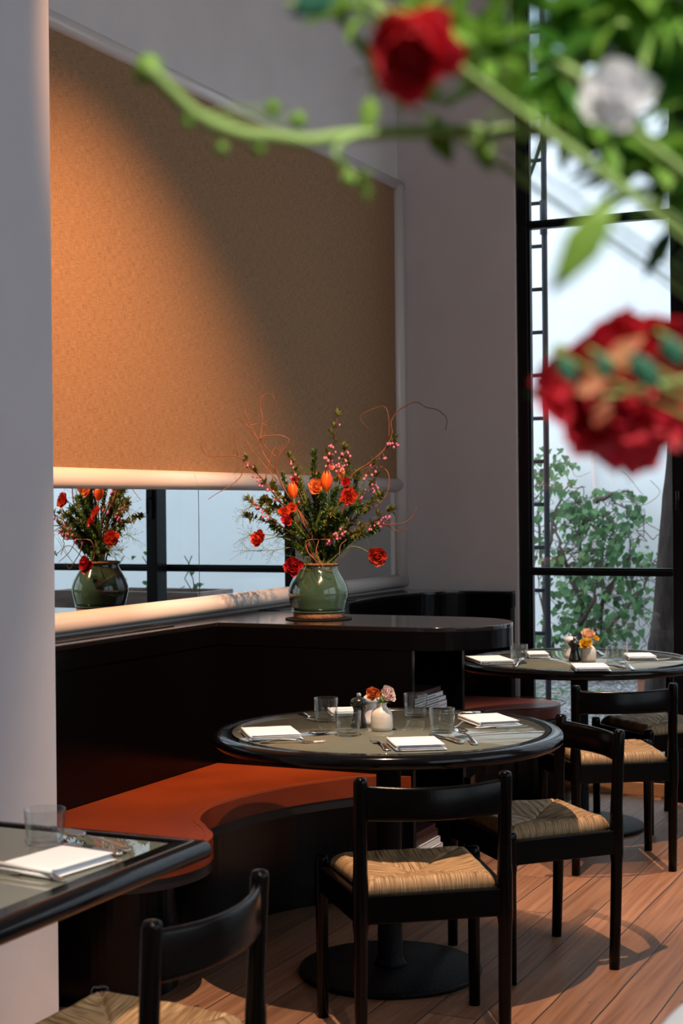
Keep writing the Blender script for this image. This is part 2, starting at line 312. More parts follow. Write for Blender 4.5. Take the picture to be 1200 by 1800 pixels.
# ------------------------------------------------------------------ mesh building
class MB:
    def __init__(s): s.v = []; s.f = []; s.sm = []
    def add(s, vs, fs, smooth=True):
        n = len(s.v); s.v += [tuple(p) for p in vs]
        for f in fs: s.f.append(tuple(n+i for i in f)); s.sm.append(smooth)
    def box(s, a, b, smooth=False):
        (x0, y0, z0), (x1, y1, z1) = a, b
        s.add([(x0,y0,z0),(x1,y0,z0),(x1,y1,z0),(x0,y1,z0),(x0,y0,z1),(x1,y0,z1),(x1,y1,z1),(x0,y1,z1)],
              [(0,3,2,1),(4,5,6,7),(0,1,5,4),(1,2,6,5),(2,3,7,6),(3,0,4,7)], smooth)
        return s
    def tube(s, pts, rad, n=8, cap=True, flat=None):
        pts = [Vector(p) for p in pts]
        if not hasattr(rad, '__len__'): rad = [rad]*len(pts)
        vs = []; up = Vector((0.13, 0.31, 0.94))
        prev = None
        for i, p in enumerate(pts):
            d = (pts[min(i+1, len(pts)-1)] - pts[max(i-1, 0)])
            d = d.normalized() if d.length > 1e-9 else Vector((0, 0, 1))
            if prev is None:
                a = up if abs(d.dot(up)) < 0.95 else Vector((1, 0, 0)); u = d.cross(a).normalized()
            else:
                u = (prev - d*prev.dot(d)); u = u.normalized() if u.length > 1e-6 else d.cross(Vector((1, 0, 0))).normalized()
            prev = u; w_ = d.cross(u)
            for k in range(n):
                t = 2*PI*k/n; vs.append(p + rad[i]*(math.cos(t)*u + math.sin(t)*w_*(flat or 1)))
        fs = []
        for i in range(len(pts)-1):
            for k in range(n): fs.append((i*n+k, i*n+(k+1) % n, (i+1)*n+(k+1) % n, (i+1)*n+k))
        if cap: fs.append(tuple(range(n))[::-1]); fs.append(tuple(range((len(pts)-1)*n, len(pts)*n)))
        s.add(vs, fs); return s
    def lathe(s, prof, c=(0, 0, 0), n=48, closed=False):
        vs = []; m = len(prof)
        for (r, z) in prof:
            for k in range(n):
                t = 2*PI*k/n; vs.append((c[0]+r*math.cos(t), c[1]+r*math.sin(t), c[2]+z))
        fs = []
        for i in range(m if closed else m-1):
            j = (i+1) % m
            for k in range(n): fs.append((i*n+k, i*n+(k+1) % n, j*n+(k+1) % n, j*n+k))
        if not closed:
            if prof[0][0] > 1e-6: fs.append(tuple(range(n))[::-1])
            if prof[-1][0] > 1e-6: fs.append(tuple(range((m-1)*n, m*n)))
        s.add(vs, fs); return s
    def prism(s, poly, z0, z1, smooth=False):
        n = len(poly)
        ar = sum(poly[i][0]*poly[(i+1) % n][1]-poly[(i+1) % n][0]*poly[i][1] for i in range(n))
        if ar < 0: poly = poly[::-1]
        vs = [(x, y, z0) for x, y in poly] + [(x, y, z1) for x, y in poly]
        s.add(vs, [tuple(range(n))[::-1], tuple(range(n, 2*n))] + [(i, (i+1) % n, n+(i+1) % n, n+i) for i in range(n)], smooth); return s
    def ball(s, c, r, n=8, m=6, sc=(1, 1, 1)):
        prof = []
        vs = [(c[0], c[1], c[2]-r*sc[2])]; fs = []
        for i in range(1, m):
            t = PI*i/m
            for k in range(n):
                a = 2*PI*k/n; vs.append((c[0]+r*sc[0]*math.sin(t)*math.cos(a), c[1]+r*sc[1]*math.sin(t)*math.sin(a), c[2]-r*sc[2]*math.cos(t)))
        vs.append((c[0], c[1], c[2]+r*sc[2])); last = len(vs)-1
        for k in range(n):
            fs.append((0, 1+(k+1) % n, 1+k)); fs.append((last, 1+(m-2)*n+k, 1+(m-2)*n+(k+1) % n))
        for i in range(m-2):
            for k in range(n): a = 1+i*n; fs.append((a+k, a+(k+1) % n, a+n+(k+1) % n, a+n+k))
        s.add(vs, fs); return s
    def xf(s, mtx, start=0):
        for i in range(start, len(s.v)): s.v[i] = tuple(mtx @ Vector(s.v[i]))
        return s
    def build(s, name, m, parent=None, bevel=0, seg=2, origin=None):
        me = bpy.data.meshes.new(name)
        vs = s.v
        if origin is not None:
            o_ = Vector(origin); vs = [tuple(Vector(v)-o_) for v in vs]
        me.from_pydata(vs, [], s.f); me.polygons.foreach_set('use_smooth', s.sm if not bevel else [True]*len(s.f)); me.update()
        me.materials.append(M[m] if isinstance(m, str) else m)
        o = bpy.data.objects.new(name, me); COL.objects.link(o)
        if origin is not None: o.location = origin
        if parent: o.parent = parent
        if bevel:
            b = o.modifiers.new('bevel', 'BEVEL'); b.width = bevel; b.segments = seg; b.limit_method = 'ANGLE'; b.angle_limit = math.radians(35)
            b.harden_normals = False
            w_ = o.modifiers.new('wn', 'WEIGHTED_NORMAL'); w_.keep_sharp = False
        return o
def thing(name, label, cat, loc=(0, 0, 0), rz=0, group=None):
    o = bpy.data.objects.new(name, None); COL.objects.link(o); o.location = loc; o.rotation_euler = (0, 0, rz)
    o.empty_display_size = 0.1
    return tag(o, label, cat, group)
def tag(o, label, cat, group=None):
    o['label'] = label; o['category'] = cat
    if group: o['group'] = group
    return o
def struct(o): o['kind'] = 'structure'; return o
def dup(root, loc, rz, label, group=None):
    r = root.copy(); COL.objects.link(r); r.location = loc; r.rotation_euler = (0, 0, rz); r['label'] = label
    if group: r['group'] = group
    for ch in list(root.children):
        c = ch.copy(); COL.objects.link(c); c.parent = r
        for g in ch.children:
            d = g.copy(); COL.objects.link(d); d.parent = c
    return r
def smoothpts(pts, k=6):
    pts = [Vector(p) for p in pts]; out = []
    for i in range(len(pts)-1):
        p0 = pts[max(i-1, 0)]; p1 = pts[i]; p2 = pts[i+1]; p3 = pts[min(i+2, len(pts)-1)]
        for j in range(k):
            t = j/k
            out.append(0.5*((2*p1)+(p2-p0)*t+(2*p0-5*p1+4*p2-p3)*t*t+(3*p1-p0-3*p2+p3)*t**3))
    out.append(pts[-1]); return out
def arc(cx, cy, r, a0, a1, n):
    return [(cx+r*math.cos(math.radians(a0+(a1-a0)*i/n)), cy+r*math.sin(math.radians(a0+(a1-a0)*i/n))) for i in range(n+1)]

# ------------------------------------------------------------------ room shell
struct(MB().box((-0.3, -12, -0.2), (7.3, 0.06, 0.0)).build('floor', 'floor'))
struct(MB().box((-0.3, -12, 4.6), (7.3, 0.3, 4.8)).build('ceiling', 'ceiling'))
struct(MB().box((-0.3, -12, 0), (0, 0, 4.6)).build('wall_left', 'plaster'))
struct(MB().box((-0.3, 0, 0), (0.66, 0.27, 4.6)).build('wall_back', 'plaster', bevel=0.012))
struct(MB().box((0.66, 0, 4.3), (6.4, 0.27, 4.6)).build('wall_back', 'plaster'))
struct(MB().box((6.4, 0, 0), (7.3, 0.27, 4.6)).build('wall_back', 'plaster'))
struct(MB().box((0.0, -8.4, 0), (0.69, -4.11, 4.6)).build('wall_near_left', 'plaster_pier', bevel=0.012))
struct(MB().box((-0.3, -12.2, 0), (7.3, -12, 4.6)).build('wall_near', 'plaster'))
wr = MB()
wr.box((7.1, -12, 0), (7.3, 0, 1.0)); wr.box((7.1, -12, 4.2), (7.3, 0, 4.6))
for (a, b) in ((-12, -8.5), (-5.2, -4.8), (-1.5, 0)): wr.box((7.1, a, 1.0), (7.3, b, 4.2))
struct(wr.build('wall_right', 'plaster'))
struct(MB().box((0.66, -0.012, 0.0), (6.4, 0.05, 0.066)).build('baseboard_back', 'baseboard', bevel=0.004))

# windows of the back wall: black steel, transoms at 1.115 and 2.90
def window(n, x0, x1, handle=False, left=0.05, right=0.078):
    root = bpy.data.objects.new('window_%d' % n, None); COL.objects.link(root); struct(root)
    root.location = (x0, 0, 0.066)
    w_ = x1-x0; h = 4.3-0.066
    fr = MB()
    fr.box((0, 0.0, 0), (left, 0.06, h)); fr.box((w_-right, 0.0, 0), (w_, 0.06, h))
    fr.box((0, 0.0, h-0.06), (w_, 0.06, h)); fr.box((0, 0.0, -0.02), (w_, 0.06, 0.012))
    fr.box((0, 0.012, 0), (left+0.012, 0.05, h))
    fr.box((w_-right-0.014, 0.012, 0), (w_, 0.05, h))
    for z in (1.115, 2.90): fr.box((left, 0.004, z-0.066-0.020), (w_-right, 0.056, z-0.066+0.020)); fr.box((left, -0.004, z-0.066-0.008), (w_-right, 0.06, z-0.066+0.010))
    f = fr.build('window_frame', 'frame_black', root, bevel=0.003)
    for a, b in ((0.014, 1.029), (1.069, 2.814), (2.854, h-0.06)):
        MB().box((left+0.002, 0.027, a), (w_-right-0.002, 0.031, b)).build('window_pane', 'window_glass', root)
    if handle:
        hb = MB(); hb.box((0.838, -0.120, 1.33), (0.862, -0.1105, 1.49)); hb.tube([(0.85, -0.120, 1.45), (0.85, -0.15, 1.45), (0.85, -0.15, 1.36)], 0.008)
        hb.build('window_handle', 'frame_black', root)
    return root
w1 = window(1, 0.665, 1.57, handle=True, left=0.052, right=0.032)
MB().box((0.815, -0.11, -0.066), (0.885, -0.001, 4.234)).build('window_post', 'frame_black', w1, bevel=0.004)
window(2, 1.57, 2.36, left=0.032, right=0.04)
xx = 2.36
for k in range(5):
    window(3+k, xx, xx+0.80, left=0.04, right=0.04); xx += 0.80
# windows in the right-hand wall
for k, (a, b) in enumerate(((-8.5, -5.2), (-4.8, -1.5))):
    root = bpy.data.objects.new('window_%d' % (8+k), None); COL.objects.link(root); struct(root); root.location = (7.15, a, 1.0)
    fr = MB(); L_ = b-a
    for y in (0, L_/3, 2*L_/3, L_-0.05): fr.box((0, y, 0), (0.06, y+0.05, 3.2))
    for z in (0, 1.6, 3.15): fr.box((0, 0, z), (0.06, L_, z+0.05))
    fr.build('window_frame', 'frame_black', root)
    MB().box((0.028, 0.05, 0.05), (0.032, L_-0.05, 3.15)).build('window_pane', 'window_glass', root)

# bullnose trim around fabric panel and mirror
def bull(y0, y1, z0, z1, vertical=False, depth=0.045):
    mb = MB(); n = 10; prof = []
    for i in range(n+1):
        t = PI*i/n; prof.append((depth*math.sin(t)**0.6 if 0 < i < n else 0.0, -math.cos(t)))
    if not vertical:
        zc, hz = (z0+z1)/2, (z1-z0)/2
        vs = [(x, y, zc+hz*c) for y in (y0, y1) for x, c in prof]
    else:
        yc, hy = (y0+y1)/2, (y1-y0)/2
        vs = [(x, yc-hy*c, z) for z in (z0, z1) for x, c in prof]
    m = n+1
    fs = [(i, i+1, m+i+1, m+i) for i in range(n)] + [tuple(range(m))[::-1], tuple(range(m, 2*m)), (0, m, 2*m-1, m-1)]
    mb.add(vs, fs); return mb
for k, (args) in enumerate(((-4.11, -0.004, 1.022, 1.098), (-4.11, -0.06, 1.531, 1.608), (-4.11, -0.004, 3.125, 3.195))):
    o = struct(bull(*args, depth=0.050 if k < 2 else 0.045).build('trim_%d' % (k+1), 'trim')); o['label'] = ['cream rounded trim below the mirror strip', 'cream rounded trim between mirror strip and fabric panel', 'cream rounded trim along the top of the fabric panel'][k]
struct(bull(-0.104, -0.004, 1.05, 3.16, True, 0.052).build('trim_4', 'trim'))

tag(MB().box((0.0, -4.11, 1.60), (0.022, -0.09, 3.14)).build('fabric_wall_panel', 'burlap'), 'tall tan burlap wall panel framed in cream trim above the mirror', 'wall panel')
tag(MB().box((0.0, -4.11, 1.09), (0.012, -2.1675, 1.54)).build('wall_mirror', 'mirror'), 'left pane of the mirror strip behind the seat, reflecting the green pot', 'mirror', 'mirror strip panes')
tag(MB().box((0.0, -2.1625, 1.09), (0.012, -0.165, 1.54)).build('wall_mirror', 'mirror'), 'right pane of the mirror strip, behind the big bouquet', 'mirror', 'mirror strip panes')
struct(MB().box((0.0, -0.165, 1.09), (0.010, -0.09, 1.54)).build('trim_5', 'trim'))

# ------------------------------------------------------------------ black counter with rounded nose
ROOTC = thing('counter', 'long black lacquer counter behind the seats with a rounded peninsula end', 'counter', (0, 0, 0))
nose = arc(1.035, -2.115, 0.281, -90, 90, 28)
cor = [(0.205, -1.12), (0.180, -0.77), (0.183, -0.60), (0.20, -0.45), (0.235, -0.30), (0.285, -0.19), (0.345, -0.12), (0.42, -0.085), (0.50, -0.078), (0.60, -0.082), (0.64, -0.082)]
ccor = [(p.x, p.y) for p in smoothpts([(x, y, 0) for x, y in cor], 4)]
top = [(0, -4.105), (0.22, -4.105), (0.22, -2.396)] + nose + [(0.215, -1.834)] + ccor + [(0.64, -0.003), (0.0, -0.003)]
MB().prism(top, 0.997, 1.015).build('counter_top', 'counter_top', ROOTC, bevel=0.0025)
MB().prism(top, 0.930, 0.9969).build('counter_edge', 'lacquer', ROOTC)
mb = MB(); mb.box((0.003, -4.105, 0.0), (0.215, -2.39, 0.930)); mb.build('back_panel', 'lacquer', ROOTC)
mb = MB(); mb.box((0.215, -2.393, 0.0), (1.035, -2.365, 0.930)); mb.build('back_panel', 'lacquer', ROOTC, bevel=0.002)
mb = MB(); mb.box((0.215, -1.868, 0.0), (1.035, -1.840, 0.930)); mb.build('back_panel', 'lacquer', ROOTC, bevel=0.002)
mb = MB(); inner = [(x-0.004, y-0.004+0.008) for x, y in ccor]
mb.prism([(0.003, -1.84), (0.211, -1.84)] + inner + [(0.636, -0.006), (0.003, -0.006)], 0.0, 0.930); mb.build('back_panel', 'lacquer', ROOTC)
for z in (0.60, 0.10):
    MB().box((0.45, -2.364, z-0.025), (1.03, -1.869, z)).build('shelf', 'lacquer', ROOTC, bevel=0.002)
MB().box((0.43, -2.364, 0.0), (0.449, -1.869, 0.929)).build('shelf_back', 'lacquer', ROOTC)
for (y0, y1) in ((-4.08, -2.62), (-1.75, -0.95)):
    mb = MB(); mb.box((0.062, y0, 1.0152), (0.168, y1, 1.0158)); g = mb.build('vent_grille', 'felt', ROOTC)
    sl = MB()
    for k in range(6): sl.box((0.066+k*0.018, y0, 1.0159), (0.074+k*0.018, y1, 1.0190))
    sl.build('grille_slats', 'counter_top', g)

# ------------------------------------------------------------------ banquette seats
def seat(front, back, leather, label, z1, inset, basepoly=None):
    fr = [(p.x, p.y) for p in smoothpts([(x, y, 0) for x, y in front], 6)]
    root = thing('banquette', label, 'banquette', (back[0][0], back[0][1], 0))
    o = root.location
    loc = lambda L_: [(x-o.x, y-o.y) for x, y in L_]
    MB().prism(loc(back+fr), z1-0.070, z1).build('seat_cushion', leather, root, bevel=0.022, seg=5)
    c = root.children[-1] if root.children else None
    def ins(d):
        out = []
        for i, p in enumerate(fr):
            a, b = fr[max(i-1, 0)], fr[min(i+1, len(fr)-1)]
            t = Vector((b[0]-a[0], b[1]-a[1])).normalized(); nrm = Vector((t.y, -t.x))
            out.append((p[0]+nrm.x*d, p[1]+nrm.y*d))
        return out
    sgn = SGN
    pp = [Vector((x-o.x, y-o.y, z1+0.0005)) for x, y in ins(sgn*0.024)][3:-3]
    MB().tube(pp, 0.0022, n=6).build('piping', 'piping', root)
    MB().prism(loc(back+ins(sgn*0.004)), z1-0.104, z1-0.0705).build('seat_board', 'board', root, bevel=0.003)
    MB().prism(loc(back+(basepoly or ins(sgn*inset))), 0.0, z1-0.1045).build('base', 'lacquer', root)
    return root
SGN = 1
f1 = [(1.03, -2.398), (0.95, -2.425), (0.865, -2.49), (0.79, -2.60), (0.72, -2.74), (0.66, -2.93), (0.637, -3.10), (0.645, -3.22), (0.70, -3.36), (0.80, -3.47), (0.868, -3.58), (0.885, -3.70), (0.85, -3.83), (0.76, -3.93), (0.62, -3.985), (0.45, -4.0)]
seat(f1, [(0.219, -4.0), (0.219, -2.398)], 'leather_orange', 'rust orange leather banquette seat curving around the middle round table', 0.47, 0.07,
     [(p.x, p.y) for p in smoothpts([(x, y, 0) for x, y in [(1.0, -2.30+-0.098), (0.86, -2.42), (0.76, -2.49), (0.68, -2.58), (0.61, -2.73), (0.565, -2.92), (0.55, -3.10), (0.565, -3.25), (0.62, -3.40), (0.70, -3.50), (0.735, -3.60), (0.72, -3.72), (0.66, -3.80), (0.56, -3.85), (0.45, -3.87)]], 5)])
f2 = [(0.46, -0.098), (0.66, -0.098), (0.82, -0.11), (0.925, -0.18), (0.95, -0.32), (0.90, -0.44), (0.78, -0.52), (0.70, -0.62), (0.65, -0.78), (0.65, -0.98), (0.70, -1.15), (0.80, -1.32), (0.90, -1.50), (0.97, -1.68), (1.0, -1.83)]
f2 = f2[::-1]
root2 = seat([(p[0], min(p[1], -0.03)) for p in f2], [(0.36, -0.135), (0.295, -0.20), (0.245, -0.31), (0.21, -0.45), (0.195, -0.62), (0.192, -0.77), (0.215, -1.12), (0.222, -1.832)], 'leather_maroon', 'dark maroon leather banquette seat in the window corner behind the far table', 0.475, 0.05)

# ------------------------------------------------------------------ chairs
def rush_seat(parent):
    n = 150; vs = []; fs = []
    wb, wf, d = 0.175, 0.203, 0.178   # half widths, half depth
    for j in range(n+1):
        for i in range(n+1):
            u, v = -1+2*i/n, -1+2*j/n
            hw = wb+(wf-wb)*(v+1)/2
            m = max(abs(u), abs(v)); e = max(0, (m-0.86)/0.14)
            x, y = u*hw, v*d
            z = 0.472 - 0.030*(1-min(1, m/0.86))**0.75*(1.0) + 0.004*math.sin(min(1, m/0.86)*PI)
            z -= 0.036*(1-math.sqrt(max(0, 1-e*e)))
            # strands
            s_ = (x if abs(v) >= abs(u) else y)
            q = noise.noise(Vector((x*9, y*9, 3)))*0.25
            st = abs(math.sin((s_*1.0/0.0052+q)*PI))**0.6
            z += 0.0034*st
            seam = abs(abs(u)-abs(v))
            z -= 0.0055*max(0, 1-seam/0.06)
            z += 0.003*noise.noise(Vector((x*22, y*22, 0)))
            if e > 0: # strands bulge on the vertical edge
                k = 1+0.010*st*e; x *= k; y *= k
            vs.append((x, y, z))
    for j in range(n):
        for i in range(n): a = j*(n+1)+i; fs.append((a, a+1, a+n+2, a+n+1))
    mb = MB(); mb.add(vs, fs)
    # skirt underneath
    mb.box((-0.165, -0.165, 0.432), (0.165, 0.165, 0.445))
    ring = [0*(n+1)+i for i in range(n+1)] + [j*(n+1)+n for j in range(1, n+1)] + [n*(n+1)+i for i in range(n-1, -1, -1)] + [j*(n+1) for j in range(n-1, 0, -1)]
    base = len(mb.v)
    for r in ring: x, y, z = mb.v[r]; mb.v.append((x*0.985, y*0.985, 0.434))
    k = len(ring)
    for i in range(k): mb.f.append((ring[i], base+i, base+(i+1) % k, ring[(i+1) % k])); mb.sm.append(True)
    return mb.build('seat', 'rush', parent)
RW, FW, HD = 0.198, 0.226, 0.190
def chair(label, loc, rz):
    t = thing('dining_chair', label, 'chair', loc, rz, None)
    for sx_ in (-1, 1):
        x = sx_*RW
        pts = [(x, -HD+0.012, 0), (x, -HD+0.006, 0.15), (x, -HD, 0.335), (x, -HD, 0.36), (x, -HD, 0.47), (x, -HD, 0.50), (x, -HD-0.003, 0.56), (x, -HD-0.008, 0.66), (x, -HD-0.012, 0.738), (x, -HD-0.0125, 0.747), (x, -HD-0.0125, 0.750)]
        rr = [0.0165, 0.0175, 0.0185, 0.0215, 0.0215, 0.0195, 0.0185, 0.0185, 0.0185, 0.0160, 0.0105]
        MB().tube(pts, rr, n=20).build('leg', 'chair_black', t)
        x = sx_*FW
        pts = [(x, HD, 0), (x, HD, 0.33), (x, HD, 0.355), (x, HD, 0.44), (x, HD, 0.456), (x, HD, 0.463), (x, HD, 0.465)]
        MB().tube(pts, [0.0165, 0.018, 0.0205, 0.0205, 0.0195, 0.0165, 0.011], n=20).build('leg', 'chair_black', t)
    # aprons, deeper in the middle of each side
    ap = MB()
    def apron(a, b, th=0.024):
        a, b = Vector(a), Vector(b); d = (b-a).normalized(); nn = Vector((-d.y, d.x, 0))*th/2
        L_ = (b-a).length; prof = [(0.012, 0.352), (0.022, 0.362), (L_-0.022, 0.362), (L_-0.012, 0.352)]
        vs = []
        for sg in (-1, 1):
            for q, z in prof: p = a+d*q+nn*sg; vs.append((p.x, p.y, z))
            for q, z in ((L_-0.012, 0.438), (0.012, 0.438)): p = a+d*q+nn*sg; vs.append((p.x, p.y, z))
        ap.add(vs, [(5, 4, 3, 2, 1, 0), (6, 7, 8, 9, 10, 11)] + [(i, (i+1) % 6, 6+(i+1) % 6, 6+i) for i in range(6)], False)
    apron((-RW, -HD, 0), (RW, -HD, 0)); apron((RW, -HD, 0), (FW, HD, 0)); apron((FW, HD, 0), (-FW, HD, 0)); apron((-FW, HD, 0), (-RW, -HD, 0))
    ap.build('seat_frame', 'chair_black', t, bevel=0.004)
    # curved back board
    n = 24; vs = []; th = 0.009
    sect = []
    for sg, z in ((-1, 0.640), (-1, 0.648), (-1, 0.722), (-0.6, 0.730), (0.6, 0.730), (1, 0.722), (1, 0.648), (0.6, 0.640), (-0.6, 0.638)):
        sect.append((sg*th, z))
    for i in range(n+1):
        u = -1+2*i/n; x = u*(RW-0.004); bow = 0.046*(1-u*u)
        for o_, z in sect:
            lift = -0.006*(1-u*u) if z > 0.7 else 0.0
            vs.append((x, -HD-0.010-bow+o_, z+lift))
    m = len(sect)
    fs = [(i*m+k, (i+1)*m+k, (i+1)*m+(k+1) % m, i*m+(k+1) % m) for i in range(n) for k in range(m)] + [tuple(range(m)), tuple(range(n*m, (n+1)*m))[::-1]]
    mb = MB(); mb.add(vs, fs); mb.build('backrest', 'chair_black', t)
    rush_seat(t)
    return t
CG = 'black chairs with woven rush seats'
def ang(fx, fy): return math.atan2(-fx, fy)
ch = chair('black rush-seated chair drawn up to the middle round table, its back to us', (1.554, -3.655, 0), ang(-0.60, 0.80)); ch['group'] = CG
dup(ch, (1.640, -2.850, 0), ang(-0.72, -0.69), 'black rush-seated chair turned sideways between the middle and far round tables', CG)
dup(ch, (1.523, -1.477, 0), ang(-0.54, 0.84), 'black rush-seated chair with its back to us at the far round table', CG)
dup(ch, (1.515, -0.600, 0), ang(-0.69, -0.72), 'furthest black rush-seated chair, beside the window, half hidden by another chair', CG)
dup(ch, (1.547, -5.135, 0), ang(-1.0, 0.0), 'nearest black rush-seated chair, low in the corner beside the square table', CG)

# ------------------------------------------------------------------ tables
TZ = 0.760
rim_prof = [(0.470, 0.7550), (0.4876, 0.7550), (0.4880, 0.7603), (0.4890, 0.7612), (0.525, 0.7610), (0.536, 0.7590), (0.5435, 0.7530), (0.5475, 0.7445), (0.5475, 0.7340), (0.544, 0.7265), (0.537, 0.7215), (0.526, 0.7195), (0.470, 0.7190)]
def round_table(label, x, y):
    t = thing('round_table', label, 'table', (x, y, 0))
    MB().lathe(rim_prof, n=128, closed=True).build('rim', 'table_black', t)
    MB().lathe([(0, 0.7400), (0.4875, 0.7400), (0.4875, TZ), (0, TZ)], n=96).build('glass_top', 'table_glass', t)
    MB().lathe([(0, 0.700), (0.30, 0.700), (0.48, 0.716), (0.48, 0.7395), (0, 0.7395)], n=64).build('underside', 'table_black', t)
    MB().lathe([(0.0, 0.018), (0.055, 0.020), (0.046, 0.034), (0.039, 0.05), (0.039, 0.67), (0.06, 0.685), (0.16, 0.699), (0, 0.699)], n=40).build('pedestal', 'cast_iron', t)
    MB().lathe([(0, 0), (0.283, 0), (0.287, 0.006), (0.285, 0.015), (0.278, 0.019), (0.06, 0.023), (0, 0.023)], n=80).build('base_plate', 'cast_iron', t)
    return t
T1 = (1.268, -3.165); T2 = (1.215, -0.835)
t1 = round_table('round black-rimmed glass-topped table in the middle, in front of the rust seat', *T1)
t2 = dup(t1, (*T2, 0), 0, 'far round black-rimmed glass-topped table beside the window')
# square table
def square_table():
    cx, cy, hx, hy = 1.127, -5.196, 0.426, 0.426
    t = thing('square_table', 'square black-rimmed glass-topped table at the left edge against the pier', 'table', (cx, cy, 0))
    prof = [(r-0.547, z) for r, z in rim_prof]; prof = [(max(o_*1.15, -0.075), z) for o_, z in prof]
    rc = 0.018; n = 6; ring = []
    for (sx_, sy_, a0) in ((1, 1, 0), (-1, 1, 90), (-1, -1, 180), (1, -1, 270)):
        for i in range(n+1):
            a = math.radians(a0+90*i/n); ring.append((sx_*(hx-rc), sy_*(hy-rc), math.cos(a), math.sin(a), sx_, sy_))
    vs = []
    for (bx, by, ca, sa, sx_, sy_) in ring:
        for o_, z in prof:
            rr = rc+o_
            if rr >= 0: vs.append((bx+ca*rr, by+sa*rr, z))
            else: vs.append((bx+sx_*rr, by+sy_*rr, z))
    m = len(prof); k = len(ring)
    fs = [(i*m+j, ((i+1) % k)*m+j, ((i+1) % k)*m+(j+1) % m, i*m+(j+1) % m) for i in range(k) for j in range(m)]
    mb = MB(); mb.add(vs, fs); mb.build('rim', 'table_black', t)
    q = hx-0.0695
    MB().box((-q, -q, 0.74), (q, q, TZ)).build('glass_top', 'table_glass', t)
    MB().box((-q+0.02, -q+0.02, 0.715), (q-0.02, q-0.02, 0.7395)).build('underside', 'table_black', t)
    MB().lathe([(0, 0.018), (0.055, 0.020), (0.039, 0.05), (0.039, 0.68), (0.15, 0.7145), (0, 0.7145)], n=40).build('pedestal', 'cast_iron', t)
    MB().lathe([(0, 0), (0.243, 0), (0.247, 0.006), (0.245, 0.015), (0.06, 0.023), (0, 0.023)], n=64).build('base_plate', 'cast_iron', t)
square_table()

# ------------------------------------------------------------------ tableware
def napkin(corners, label, group, lean=0):
    """corners: four pixel corners on the table top, in order; folded linen square of four layers"""
    P = [onz(*c, TZ+0.009) for c in corners]
    c = sum(P, Vector())/4
    a = ((P[1]-P[0])+(P[2]-P[3]))/2; b = ((P[3]-P[0])+(P[2]-P[1]))/2
    a.z = b.z = 0
    la, lb = a.length, b.length
    mb = MB(); n = 14
    for lay in range(4):
        z0 = 0.0012+lay*0.0047; da = 0.0025*math.sin(lay*2.1+len(label)); db = 0.003*math.cos(lay*1.7)
        ha, hb = la/2-0.002*(lay % 2), lb/2-0.0015*lay
        vs = []; 
        for side in (0, 1):
            for j in range(n+1):
                for i in range(n+1):
                    u, v = -1+2*i/n, -1+2*j/n
                    m_ = max(abs(u), abs(v))
                    puff = 0.0021*(1-max(0, (m_-0.82)/0.18)**2)
                    z = z0+0.0023+(puff if side else -puff)+0.0006*noise.noise(Vector((u*2, v*2, lay+len(label))))
                    vs.append((u*ha+da, v*hb+db, z))
        k = (n+1)**2; fs = []
        for j in range(n):
            for i in range(n):
                q = j*(n+1)+i; fs.append((q, q+n+1, q+n+2, q+1)); fs.append((k+q, k+q+1, k+q+n+2, k+q+n+1))
        ring = [i for i in range(n+1)] + [j*(n+1)+n for j in range(1, n+1)] + [n*(n+1)+i for i in range(n-1, -1, -1)] + [j*(n+1) for j in range(n-1, 0, -1)]
        for i in range(len(ring)): r0, r1 = ring[i], ring[(i+1) % len(ring)]; fs.append((r0, r1, k+r1, k+r0))
        mb.add(vs, fs)
    # rounded fold along one edge
    for lay in (0, 2):
        mb.tube([(-la/2+0.004, -lb/2+0.001, 0.0062+lay*0.0047), (0, -lb/2+0.0005, 0.0064+lay*0.0047), (la/2-0.004, -lb/2+0.001, 0.0062+lay*0.0047)], 0.0046, n=10)
    o = mb.build('folded_napkin', 'napkin')
    ua = a.normalized(); ub = b - ua*b.dot(ua); ub.normalize()
    if ua.cross(ub).z < 0: ub = -ub
    rz = math.atan2(ua.y, ua.x)
    o.location = (c.x, c.y, TZ+0.0005); o.rotation_euler = (0, 0, rz)
    return tag(o, label, 'napkin', group)
NG1, NG2 = 'white napkins on the middle table', 'white napkins on the far table'
napkin([(433, 1287), (450, 1303), (522, 1293), (503, 1278)], 'folded white napkin at the left side of the middle table', NG1)
napkin([(578, 1250), (586, 1257), (640, 1255), (630, 1246)], 'folded white napkin behind the black mill on the middle table', NG1)
napkin([(679, 1303), (703, 1318), (779, 1313), (765, 1298)], 'folded white napkin at the front edge of the middle table', NG1)
napkin([(813, 1263), (851, 1277), (908, 1270), (866, 1256)], 'folded white napkin at the right side of the middle table', NG1)
napkin([(828, 1158), (852, 1168), (900, 1163), (868, 1154)], 'folded white napkin at the left side of the far table', NG2)
napkin([(925, 1148), (930, 1154), (967, 1153), (957, 1147)], 'folded white napkin at the back of the far table behind a tumbler', NG2)
napkin([(1007, 1170), (1010, 1178), (1076, 1177), (1060, 1169)], 'folded white napkin at the front edge of the far table', NG2)
napkin([(1098, 1152), (1108, 1159), (1154, 1157), (1140, 1150)], 'folded white napkin at the right side of the far table', NG2)
napkin([(17, 1527), (113, 1542), (182, 1505), (90, 1491)], 'folded white napkin on the square table', 'napkin on the square table')

